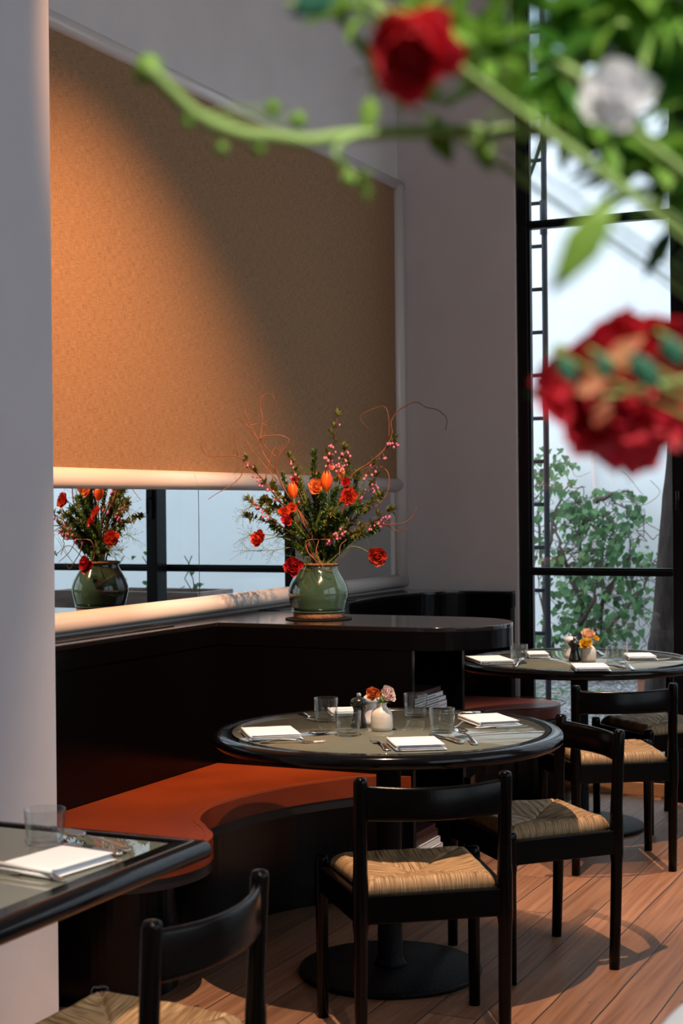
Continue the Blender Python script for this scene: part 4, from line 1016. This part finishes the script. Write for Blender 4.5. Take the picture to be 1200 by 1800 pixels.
sprig([(470, 740), (350, 700), (250, 690), (200, 720)], 'airy seed sprig drooping to the left', -0.02, 'leaf_a', 60, 0.006, 0.003, airy=True)
sprig([(460, 760), (370, 760), (280, 770), (200, 762)], 'airy seed sprig lowest on the left', -0.08, 'leaf_a', 60, 0.006, 0.003, airy=True)
sprig([(520, 600), (480, 440), (500, 380)], 'airy seed sprig among the tall greenery', -0.03, 'leaf_a', 70, 0.006, 0.003, airy=True)
sprig([(680, 620), (740, 520), (780, 420)], 'airy seed sprig at the upper right', 0.0, 'leaf_a', 60, 0.006, 0.003, airy=True)
sprig([(430, 640), (320, 560), (230, 560), (190, 600)], 'airy seed sprig arching over the mirror at left', -0.04, 'leaf_a', 60, 0.006, 0.003, airy=True)
for k_, (a_, lb_, m_, d_) in enumerate((
    ([(470, 640), (400, 540), (350, 480), (340, 460)], 'olive sprig with loose leaves below the left willow twigs', 'leaf_a', 0.02),
    ([(540, 640), (500, 540), (470, 460)], 'fresh green sprig between left tulip and dark spire', 'leaf_b', 0.05),
    ([(590, 640), (580, 560), (575, 500)], 'fresh green sprig directly under the tallest tulip', 'leaf_b', -0.08),
    ([(640, 600), (690, 440), (700, 330)], 'olive sprig rising right of the amber tulip', 'leaf_a', 0.08),
    ([(650, 660), (700, 590), (760, 560)], 'fresh green sprig under the coral flower leaning right', 'leaf_b', -0.04),
    ([(640, 760), (720, 700), (770, 680)], 'olive sprig low right over the pot shoulder', 'leaf_a', -0.08),
    ([(500, 760), (400, 700), (340, 640)], 'fresh green sprig low left beside the coral flower', 'leaf_b', 0.0),
    ([(560, 700), (610, 640), (620, 590)], 'olive sprig in the heart of the bouquet', 'leaf_a', -0.13))):
    sprig(a_, lb_, d_, m_, 110, 0.022, 0.008, 1.1)
def blade(pts, label, m='stem_green', d=-0.1):
    p = [q-MOUTH for q in path(pts, d, d-0.02)]; o = MB().tube(p, taper(len(p), 0.0024, 0.0012), n=5, flat=0.3).build('grass_blade', m); o.location = MOUTH
    tag(o, label, 'foliage', GG)
blade([(620, 838), (690, 770), (760, 690), (790, 720), (800, 760)], 'grass blade arching down on the right')
blade([(600, 838), (680, 790), (730, 720), (750, 700)], 'straight yellowish grass blade on the right')
blade([(520, 838), (470, 800), (400, 790), (330, 760)], 'grass blade arching out on the left')
blade([(500, 838), (485, 870), (470, 905)], 'yellow-green blade hanging over the pot rim')

# small bud vase flowers
V1 = Vector((BV1.x, BV1.y, TZ+0.080)); V2 = Vector((BV2.x, BV2.y, TZ+0.080))
d1 = (BV1-CAM).dot(Vector((-math.sin(YAW), math.cos(YAW), 0))); d2 = (BV2-CAM).dot(Vector((-math.sin(YAW), math.cos(YAW), 0)))
SF = 'small flowers in the bud vases'
def small(px, py, dist, R, m, label, face, V):
    ranunculus(0, 0, R, m, label, face=face, world=atd(px, py, dist), origin=V, base=Vector((random.uniform(-.004, .004), random.uniform(-.004, .004), -0.03)), group=SF, rings=6, sr=0.0012)
small(656, 1219, d1-0.01, 0.021, 'petal_rust', 'rust orange ranunculus in the white bud vase', (0.1, -0.9, 0.2), V1)
small(681, 1221, d1-0.015, 0.025, 'petal_cream', 'cream ranunculus with pink tips in the white bud vase', (0.75, -0.4, 0.45), V1)
small(1030, 1131, d2-0.02, 0.026, 'petal_yellow', 'bright yellow ranunculus at the front of the pale bud vase', (0.2, -0.85, 0.4), V2)
small(1034, 1116, d2+0.02, 0.030, 'petal_blush', 'peach ranunculus above the yellow one in the pale bud vase', (0.3, -0.5, 0.8), V2)
small(1047, 1123, d2+0.0, 0.015, 'petal_yellow', 'half-open yellow bud at the right of the pale bud vase', (0.8, -0.4, 0.5), V2)
sl = MB()
for k in range(7): leaf(sl, (0, 0, 0.0), Vector((random.uniform(-1, 1), random.uniform(-1, 1), random.uniform(0.3, 1.6))), 0.035, 0.011, bend=0.3)
o = sl.build('leaf_sprig', 'leaf_b'); o.location = V1; tag(o, 'few green leaves in the white bud vase', 'foliage')

# ------------------------------------------------------------------ near table with white cloth, big vase and blurred bouquet
def camxy(X, Y, z=0): return Vector((CX+math.cos(YAW)*X-math.sin(YAW)*Y, CY+math.sin(YAW)*X+math.cos(YAW)*Y, z))
tcn = camxy(1.107, 1.783)
nt_ = thing('round_table', 'round table under a white cloth at the lower right corner', 'table', tcn)
MB().lathe([(0, 0.70), (0.735, 0.70), (0.74, 0.728), (0, 0.728)], n=64).build('tabletop', 'table_black', nt_)
MB().lathe([(0, 0), (0.28, 0), (0.28, 0.02), (0.04, 0.03), (0.04, 0.70), (0, 0.70)], n=32).build('pedestal', 'cast_iron', nt_)
cl = MB(); vs = []; n = 144; rings_ = [(0.0, 0.7505), (0.3, 0.7505), (0.6, 0.7505), (0.738, 0.7502), (0.748, 0.744), (0.751, 0.72), (0.755, 0.62), (0.760, 0.50), (0.768, 0.36)]
for r, z in rings_:
    for k in range(n):
        th = 2*PI*k/n; fold = max(0, (0.72-z))*0.10*math.sin(th*14+math.sin(th*3)); vs.append(((r+fold)*math.cos(th), (r+fold)*math.sin(th), z))
cl.add(vs, [(i*n+k, i*n+(k+1) % n, (i+1)*n+(k+1) % n, (i+1)*n+k) for i in range(len(rings_)-1) for k in range(n)])
o = cl.build('tablecloth', 'tablecloth'); o.location = (tcn.x, tcn.y, 0)
sm = o.modifiers.new('s', 'SOLIDIFY'); sm.thickness = 0.0015
tag(o, 'white tablecloth showing at the lower right corner of the picture', 'tablecloth')
vb = camxy(0.84, 1.22, 0.7525)
o = MB().lathe([(0, 0), (0.07, 0), (0.075, 0.01), (0.10, 0.10), (0.105, 0.17), (0.085, 0.25), (0.06, 0.29), (0.062, 0.33), (0.075, 0.345), (0.070, 0.346), (0.055, 0.33), (0.052, 0.29), (0.078, 0.24), (0.095, 0.16), (0.06, 0.012), (0, 0.01)], n=48).build('tall_vase', 'celadon')
o.location = vb; tag(o, 'green glazed vase standing on the white-clothed table', 'vase')
NM = Vector((vb.x, vb.y, vb.z+0.33))
NG = 'out-of-focus stems of the near bouquet'
def nearstem(pts, label, r0, r1, dep, m='near_stem', leaves=0, L_=0.03, w_=0.012, lm='near_green', buds=(), rng=(0.2, 1.0), name='flower_stem', lead=True, clust=1):
    t = thing(name, label, 'foliage', NM, 0, NG)
    n = len(pts); w3 = []
    for i, (x, y) in enumerate(pts):
        dd = dep[0]+(dep[1]-dep[0])*i/max(1, n-1); w3.append(atd(x, y, dd)-NM)
    if lead:
        p0 = w3[0]; w3 = [Vector((random.uniform(-.02, .02), random.uniform(-.02, .02), -0.05)), p0*0.5+Vector((0.02, 0, 0.06))] + w3
    p = smoothpts(w3, 5)
    MB().tube(p, taper(len(p), r0, r1), n=8).build('stem', m, t)
    if leaves:
        lv = MB()
        for k in range(leaves):
            q, d = along(p, random.uniform(*rng))
            for _ in range(clust): leaf(lv, q, d*0.6+rv(1.0), L_*random.uniform(0.6, 1.3), w_*random.uniform(0.7, 1.2), bend=random.uniform(-0.2, 0.4))
        lv.build('leaves', lm, t)
    if buds:
        s_ = MB()
        for x, y, rr, u in buds:
            e = atd(x, y, dep[1]*0.5+dep[0]*0.5)-NM; q, _ = along(p, u); bo = MB().ball((0, 0, 0), rr, n=14, m=10).build('bud', lm, t); bo.location = e; s_.tube([q, (q+e)/2+Vector((0, 0, 0.002)), e], 0.0008, n=5)
        s_.build('bud_stalks', m, t)
    return t
D0 = 0.90
nearstem([(1330, 330), (1200, 262), (1060, 240), (900, 232), (750, 232), (650, 236), (600, 240), (540, 248), (480, 240), (420, 235), (350, 205), (300, 160), (262, 122)], 'long pale green stem reaching far left across the fabric panel', 0.0038, 0.0042, (0.95, 0.84), leaves=0,
         buds=((262, 122, 0.0085, 1.0), (250, 135, 0.005, 1.0), (480, 190, 0.0050, 0.86), (524, 212, 0.0052, 0.84), (390, 262, 0.004, 0.9), (455, 262, 0.004, 0.88), (330, 215, 0.004, 0.95)))
nearstem([(1150, 260), (900, 150), (780, 178), (700, 152), (650, 105), (612, 52), (575, -30)], 'pale stem curving down from the top edge', 0.0026, 0.0022, (0.92, 0.90), leaves=14, L_=0.022, w_=0.009, rng=(0.5, 0.95))
nearstem([(740, 240), (640, 236), (590, 262), (610, 300), (645, 332)], 'short green tip drooping below the long stem', 0.0022, 0.0014, (0.90, 0.88), leaves=10, L_=0.016, w_=0.007, rng=(0.6, 1.0), lead=False)
nearstem([(1320, 200), (1150, 60), (1000, 45), (850, 60), (720, 30), (600, 10), (500, 8)], 'leafy stem along the top edge', 0.003, 0.0016, (0.95, 0.86), leaves=60, L_=0.040, w_=0.014, rng=(0.35, 0.85), clust=1)
nearstem([(1330, 260), (1200, 150), (1080, 70), (960, 20), (800, -30)], 'leafy stem crowding the top right corner', 0.004, 0.002, (1.0, 0.90), leaves=90, L_=0.045, w_=0.018, rng=(0.3, 1.0), lm='near_deep')
nearstem([(1330, 330), (1230, 220), (1150, 140), (1050, 110), (980, 120)], 'leafy stem with deep green foliage beside the white bloom', 0.004, 0.002, (0.98, 0.88), leaves=80, L_=0.040, w_=0.018, rng=(0.3, 1.0), lm='near_deep')
nearstem([(1330, 400), (1240, 330), (1170, 290), (1090, 250), (1000, 190)], 'leafy stem hanging over the upper window', 0.004, 0.002, (0.95, 0.87), leaves=85, L_=0.036, w_=0.016, rng=(0.3, 1.0), lm='near_green')
nearstem([(1330, 450), (1260, 400), (1200, 360), (1140, 310), (1080, 290)], 'leafy stem with yellow-green leaves right of the ladder', 0.003, 0.002, (0.95, 0.90), leaves=65, L_=0.034, w_=0.014, rng=(0.3, 1.0), lm='near_deep')
nearstem([(1330, 100), (1200, 0), (1100, -30)], 'dense leafy stem in the extreme top right', 0.004, 0.003, (0.92, 0.86), leaves=70, L_=0.045, w_=0.02, rng=(0.3, 1.0), lm='near_green')
nearstem([(1000, 170), (880, 120), (800, 60), (740, 20)], 'green stem slanting across the dark upper wall', 0.003, 0.002, (0.9, 0.86), leaves=30, L_=0.036, w_=0.012, rng=(0.2, 1.0), lead=False)
nearstem([(1080, 270), (1020, 240), (960, 205), (905, 180)], 'green stem passing in front of the window jamb', 0.003, 0.0018, (0.9, 0.87), leaves=40, L_=0.024, w_=0.009, rng=(0.0, 1.0), lead=False)
# single leaves
def nearleaf(x0, y0, x1, y1, dep, w_, m, label):
    a, b = atd(x0, y0, dep), atd(x1, y1, dep); mb = MB(); view = (CAM-a).normalized(); leaf(mb, Vector(), b-a, (b-a).length, w_, up=view, bend=0.06)
    t = thing('leafy_twig', label, 'leaf', a, 0, NG)
    o = mb.build('leaf', m, t); sd = o.modifiers.new('s', 'SOLIDIFY'); sd.thickness = 0.0006
    e = NM-a
    MB().tube(smoothpts([Vector(), (a-b).normalized()*0.012+e*0.04, e*0.35+Vector((0, 0, 0.05)), e*0.8+Vector((0, 0, 0.06)), e+Vector((0, 0, -0.05))], 6), 0.0011, n=6).build('stalk', 'near_stem', t)
nearleaf(1080, 345, 965, 520, 0.66, 0.017, 'near_green', 'long narrow translucent leaf blade hanging in front of the ladder')
nearleaf(1185, 395, 1130, 490, 0.95, 0.012, 'near_blue', 'small dark leaf hanging below the upper foliage')
nearleaf(1010, 690, 915, 694, 0.93, 0.010, 'near_blue', 'slim dark green leaf pointing left under the red bloom')
nearleaf(590, -20, 510, 28, 0.78, 0.018, 'near_blue', 'bluish green leaf at the top edge')
nearleaf(755, 205, 795, 290, 0.92, 0.016, 'near_green', 'green leaf hanging from the long stem over the wall')
nearleaf(838, 235, 862, 305, 0.90, 0.013, 'near_green', 'smaller leaf hanging right of the leaf over the wall')
nearleaf(655, 165, 642, 240, 0.90, 0.012, 'near_green', 'leaf hanging beside the wall panel corner')
def nearbloom(px, py, dep, R, m, label, face, rings=5, ruffle=0.8, first=5):
    c = atd(px, py, dep); t = thing('garden_flower', label, 'flower', NM, 0, 'out-of-focus blooms of the near bouquet')
    mb = MB(); bloom(mb, c-NM, face, R, rings, ruffle, first); mb.build('petals', m, t)
    f = Vector(face).normalized(); e = c-NM-f*R*0.3
    MB().tube(smoothpts([Vector((0, 0, -0.05)), e*0.5+Vector((0.03, 0.0, 0.04)), e-f*0.02, e], 6), 0.0028, n=8).build('stem', 'near_stem', t)
    return t
vf = -ray(1085, 670).normalized()
nb = nearbloom(1085, 672, 0.88, 0.0450, 'near_red', 'big blurred crimson flower in front of the window', vf+Vector((0.35, 0, -0.25)), rings=5, ruffle=1.7, first=5)
hl = MB()
for (x0, y0, x1, y1, w_) in ((1055, 640, 1135, 590, 0.011), (1010, 692, 1070, 662, 0.011), (1045, 755, 1072, 700, 0.010)):
    a, b = atd(x0, y0, 0.835), atd(x1, y1, 0.832); leaf(hl, a-NM, b-a, (b-a).length, w_, up=(CAM-a).normalized(), bend=0.05)
hl.build('inner_petals', 'near_orange', nb)
for k, (x0, y0, x1, y1, w_, lb) in enumerate(((980, 625, 1012, 680, 0.010, 'left'), (1045, 620, 1078, 668, 0.009, 'middle'), (1105, 620, 1160, 690, 0.014, 'large middle right'), (1165, 590, 1200, 650, 0.014, 'right'), )):
    nearleaf(x0, y0, x1, y1, 0.80, w_, 'near_blue', 'dark green leaf crossing the crimson flower, %s one' % lb)
nearstem([(1330, 640), (1230, 660), (1150, 678), (1100, 690), (1060, 696)], 'green stalk crossing in front of the crimson flower', 0.0022, 0.0012, (0.84, 0.82), leaves=0)
nearbloom(728, 92, 0.80, 0.023, 'near_red', 'blurred red flower near the top centre', -ray(728, 88)+Vector((-0.3, 0, -0.1)), rings=4, ruffle=0.9)
nearbloom(1080, 168, 0.80, 0.019, 'petal_white', 'blurred white flower amid the green at upper right', -ray(1080, 168)+Vector((0.2, 0, 0.3)), rings=4)

# ------------------------------------------------------------------ outside
struct(MB().box((-6, 0.28, -0.2), (10, 5.5, 0.0)).build('floor_outside', 'gravel'))
struct(MB().box((-6, 5.2, -0.2), (-0.05, 5.5, 9.0)).build('wall_garden', 'garden_wall'))
struct(MB().box((-0.04, 5.16, -0.2), (10, 5.5, 9.0)).build('wall_garden', 'garden_wall'))
struct(MB().box((-6.3, 0.27, -0.2), (-6, 5.5, 6.0)).build('wall_garden_left', 'garden_wall'))
struct(MB().box((10, 0.27, -0.2), (10.3, 5.5, 4.0)).build('wall_garden_right', 'garden_wall'))
st = MB(); rr = random.Random(3)
for k in range(5200):
    y = 0.32+rr.random()**1.3*4.6; x = rr.uniform(-1.2-0.0*y, 2.3) - 0.25*y
    r = rr.uniform(0.009, 0.020); n0 = len(st.v)
    vs = [(x+r*rr.uniform(.7, 1.2)*dx, y+r*rr.uniform(.7, 1.2)*dy, r*0.35+r*0.7*dz) for dx, dy, dz in ((1, 0, 0), (0, 1, 0), (-1, 0, 0), (0, -1, 0), (0.2, 0.1, 1), (0, 0, -.6))]
    st.add(vs, [(0, 1, 4), (1, 2, 4), (2, 3, 4), (3, 0, 4), (1, 0, 5), (2, 1, 5), (3, 2, 5), (0, 3, 5)], False)
o = st.build('gravel_stones', 'stone'); tag(o, 'grey and white gravel covering the ground outside the window', 'gravel'); o['kind'] = 'stuff'

# ladder
LY = 0.70; lt = thing('wall_ladder', 'blue-black iron ladder standing just outside the window', 'ladder', (0.37, LY, 0))
for x in (-0.225, 0.225):
    MB().tube([(x, 0, 0), (x, 0, 5.6)], 0.0165, n=12).build('side_rail', 'ladder', lt)
z0 = ony(950, 508.6, LY).z; zs = z0-0.2413*12
k = 0; z = z0-math.floor(z0/0.2413)*0.2413
while z < 5.5:
    if z > 0.1: MB().tube([(-0.225, 0, z), (0.225, 0, z)], 0.011, n=10).build('rung', 'ladder', lt)
    z += 0.2413
MB().tube([(0.225, -0.012, ony(967, 412, LY).z), (0.225, -0.012, ony(967, 352, LY).z)], 0.021, n=12).build('joint_sleeve', 'ladder', lt)
za, zb = ony(938, 290, LY).z, ony(957, 240, LY).z
MB().tube([(0.225-0.27, 0.0, za-0.55), (0.225, 0, zb)], 0.010, n=8).build('brace', 'ladder', lt)

# pipe on the garden wall, upper opening
px_ = ony(1042, 850, 5.12); o = MB().tube([(0, 0, 0), (0, 0, 1.9)], 0.016, n=10).build('downpipe', 'garden_pipe'); o.location = (px_.x, 5.13, 0.0)
tag(o, 'thin pinkish pipe running up the white garden wall', 'pipe')
a = ony(925, 187, 5.16); b = ony(978, 60, 5.16)
t = thing('shuttered_opening', 'grey shuttered opening high on the garden wall behind the ladder', 'shutter', ((a.x+b.x)/2, 5.15, a.z))
MB().box((-0.28, -0.03, 0), (0.28, 0.05, 1.2)).build('shutter_panel', 'shutter', t, bevel=0.004)
fr = MB(); fr.box((0.28, -0.05, -0.02), (0.31, 0.05, 1.2)); fr.build('shutter_frame', 'garden_wall', t)

# tree trunk
ty = 2.0
b0 = [ony(1163, 1205, ty), ony(1166, 1150, ty), ony(1170, 1080, ty), ony(1176, 1000, ty), ony(1184, 900, ty), ony(1194, 780, ty), ony(1206, 600, ty), ony(1222, 380, ty)]
base = Vector((b0[0].x-0.02, ty, 0))
pts = [Vector((0, 0, 0))]+[p-base for p in b0]+[Vector((b0[-1].x+0.2, ty, 4.4))-base]
tr = thing('tree', 'dark rough-barked tree trunk leaning right just outside the window', 'tree', base)
p = smoothpts(pts, 4)
mb = MB(); mb.tube(p, [0.115-0.0019*i if i < 10 else 0.085-0.0009*(i-10) for i in range(len(p))], n=24)
for i, v in enumerate(mb.v):
    v = Vector(v); nn = noise.noise(Vector((v.x*18, v.y*18, v.z*4)))*0.012; c = p[min(len(p)-1, i//24)]
    mb.v[i] = tuple(v+(v-c).normalized()*nn)
mb.build('trunk', 'tree_bark', tr)
br = MB(); top_ = p[-1]
for k in range(5):
    th = k*1.3+0.3; br.tube(smoothpts([top_-Vector((0, 0, 0.1)), top_+Vector((0.35*math.cos(th), 0.3*math.sin(th), 0.5)), top_+Vector((0.9*math.cos(th), 0.7*math.sin(th), 1.2))], 4), [0.05, 0.047, 0.043, 0.04, 0.035, 0.03, 0.025, 0.02, 0.012], n=8)
br.build('branches', 'tree_bark', tr)

# vines
VG = 'climbing vines against the garden wall'
VM = M['vine_leaf']
def vine_leaf(mb, p, nrm, s):
    up = Vector((random.uniform(-0.5, 0.5), 0, -1)).normalized(); nrm = nrm.normalized(); up = (up-nrm*up.dot(nrm)).normalized(); r = up.cross(nrm)
    pr = [(0, 0.0, 0), (0.24, -0.07, 0.1), (0.45, 0.12, 0.16), (0.44, 0.42, 0.12), (0.24, 0.74, 0.02), (0, 0.98, -0.14), (-0.24, 0.74, 0.02), (-0.44, 0.42, 0.12), (-0.45, 0.12, 0.16), (-0.24, -0.07, 0.1)]
    vs = [p+up*0.3*s]+[p+(r*x+up*y+nrm*z)*s for x, y, z in pr]
    mb.add(vs, [(0, i, i+1) for i in range(1, 10)]+[(0, 10, 1)])
def vine(root_px, mains, label, y0, nleaf, region, sz=(0.04, 0.085), trunk_r=0.02):
    b = ony(*root_px, y0); b.z = 0.0
    t = thing('climbing_vine', label, 'vine', b, 0, VG)
    st_ = MB(); allp = []
    for m_ in mains:
        w3 = [ony(x, y, y0+random.uniform(-0.15, 0.15))-b for x, y in m_]
        if m_[0] == root_px: w3 = [Vector((0, 0, 0))]+w3[1:]
        p = smoothpts(w3, 5); st_.tube([q+rv(0.012) for q in p], taper(len(p), trunk_r, 0.006), n=7); allp.append(p)
    st_.build('trunk', 'vine_stem', t)
    tw = MB()
    for k in range(int(nleaf*0.22)):
        x, y = region(); q = ony(x, y, y0+random.uniform(-0.2, 0.25))-b
        pts_ = [q]
        for j in range(5): q = q+Vector((random.uniform(-0.12, 0.12), random.uniform(-0.05, 0.05), random.uniform(-0.14, 0.10))); pts_.append(q)
        tw.tube(smoothpts(pts_, 3), random.uniform(0.002, 0.0045), n=4, cap=False)
    tw.build('twigs', 'vine_stem', t)
    lv = MB()
    for k in range(nleaf):
        x, y = region(); q = ony(x, y, y0+random.uniform(-0.28, 0.22))-b
        if q.z < 0.03: continue
        vine_leaf(lv, q, Vector((random.uniform(-1.3, 1.3), -1, random.uniform(-0.3, 2.6))), random.uniform(*sz))
    lv.build('leaves', 'vine_leaf', t)
def clump(cs):
    def f():
        cx_, cy_, sx_, sy_ = random.choice(cs); return random.gauss(cx_, sx_), random.gauss(cy_, sy_)
    return f
vine((958, 1150), [[(958, 1150), (956, 1060), (952, 980), (946, 900), (960, 830)], [(950, 1010), (965, 960), (975, 900), (1000, 850)], [(975, 1150), (968, 1120), (948, 1040)]], 'left vine tangled behind the iron ladder', 4.75, 190,
     clump([(950, 830, 12, 22), (975, 860, 16, 22), (1000, 880, 18, 20), (950, 960, 12, 50), (975, 1000, 12, 30), (948, 1135, 8, 12), (985, 1050, 14, 40), (990, 810, 10, 12)]))
vine((1018, 1150), [[(1018, 1150), (1020, 1090), (1024, 1040), (1018, 980), (1022, 920), (1030, 870)], [(1022, 1050), (1000, 1010), (985, 960), (975, 920)], [(1020, 1100), (1040, 1060), (1050, 1020)]], 'middle vine with a dark twisted trunk', 4.65, 300,
     clump([(1010, 900, 20, 18), (1035, 900, 22, 18), (1030, 940, 28, 20), (1010, 980, 24, 18), (1025, 1020, 24, 16), (1010, 1050, 20, 18), (1000, 1110, 14, 12), (1040, 1060, 20, 22), (1025, 1090, 16, 16), (1050, 930, 18, 14)]), trunk_r=0.026)
vine((1058, 1150), [[(1058, 1150), (1057, 1090), (1060, 1040), (1056, 980), (1060, 930)], [(1060, 1050), (1090, 1010), (1110, 970), (1125, 940)], [(1058, 1110), (1090, 1080), (1125, 1040), (1140, 1010)], [(1045, 880), (1080, 868), (1105, 862)]], 'right vine with a straight dark trunk beside the tree', 4.70, 310,
     clump([(1075, 930, 22, 18), (1095, 960, 24, 18), (1065, 980, 26, 18), (1115, 985, 20, 14), (1080, 1030, 24, 18), (1115, 1040, 18, 22), (1075, 1080, 18, 20), (1090, 1115, 14, 12), (1135, 1000, 10, 10), (1085, 868, 22, 5), (1118, 905, 10, 8), (1110, 1080, 18, 20), (1060, 1120, 12, 12)]), trunk_r=0.026)
lw = MB()
for k in range(34):
    q = onz(*random.choice([(945, 1235), (958, 1225), (1015, 1222), (1000, 1228)]), 0.02)+Vector((random.uniform(-.15, .15), random.uniform(-.3, .3), random.uniform(0, 0.06)))
    vine_leaf(lw, q, Vector((rv().x, -0.4, 1)), random.uniform(0.03, 0.055))
o = lw.build('ground_ivy', 'vine_leaf'); tag(o, 'low green ivy leaves creeping over the gravel', 'plant'); o['kind'] = 'stuff'

# terracotta box and wooden planter outside
q = ony(1147, 1195, 2.6); t = thing('terracotta_pot', 'square terracotta pot on the gravel behind the far table', 'pot', (q.x, 2.6, 0))
hz = ony(1147, 1190, 2.6).z+0.02
MB().box((-0.085, -0.085, 0), (0.085, 0.085, hz-0.03)).build('pot_body', 'terracotta', t, bevel=0.006); MB().box((-0.095, -0.095, hz-0.029), (0.095, 0.095, hz)).build('pot_rim', 'terracotta', t, bevel=0.006)
t = thing('planter_box', 'large weathered wooden planter outside, seen in the mirror', 'planter', (2.75, 1.75, 0))
mb = MB(); 
mb.box((-0.6, -0.25, 0), (0.6, -0.21, 0.88)); mb.box((-0.6, 0.21, 0), (0.6, 0.25, 0.88)); mb.box((-0.6, -0.209, 0), (-0.56, 0.209, 0.88)); mb.box((0.56, -0.209, 0), (0.6, 0.209, 0.88)); mb.build('box', 'planter_wood', t)
MB().box((-0.559, -0.209, 0.1), (0.559, 0.209, 0.80)).build('soil', 'bark_twig', t)
tw = MB(); lf = MB()
for k in range(7):
    q = Vector((random.uniform(-0.5, 0.5), random.uniform(-0.15, 0.15), 0.8)); pts_ = [q]
    for j in range(4): q = q+Vector((random.uniform(-0.08, 0.08), random.uniform(-0.05, 0.05), 0.08)); pts_.append(q)
    tw.tube(pts_, 0.004, n=5)
    for j in range(8): vine_leaf(lf, random.choice(pts_)+rv(0.05), rv(1)+Vector((0, -0.5, 0.3)), 0.04)
tw.build('shrub_twigs', 'vine_stem', t); lf.build('shrub_leaves', 'vine_leaf', t)
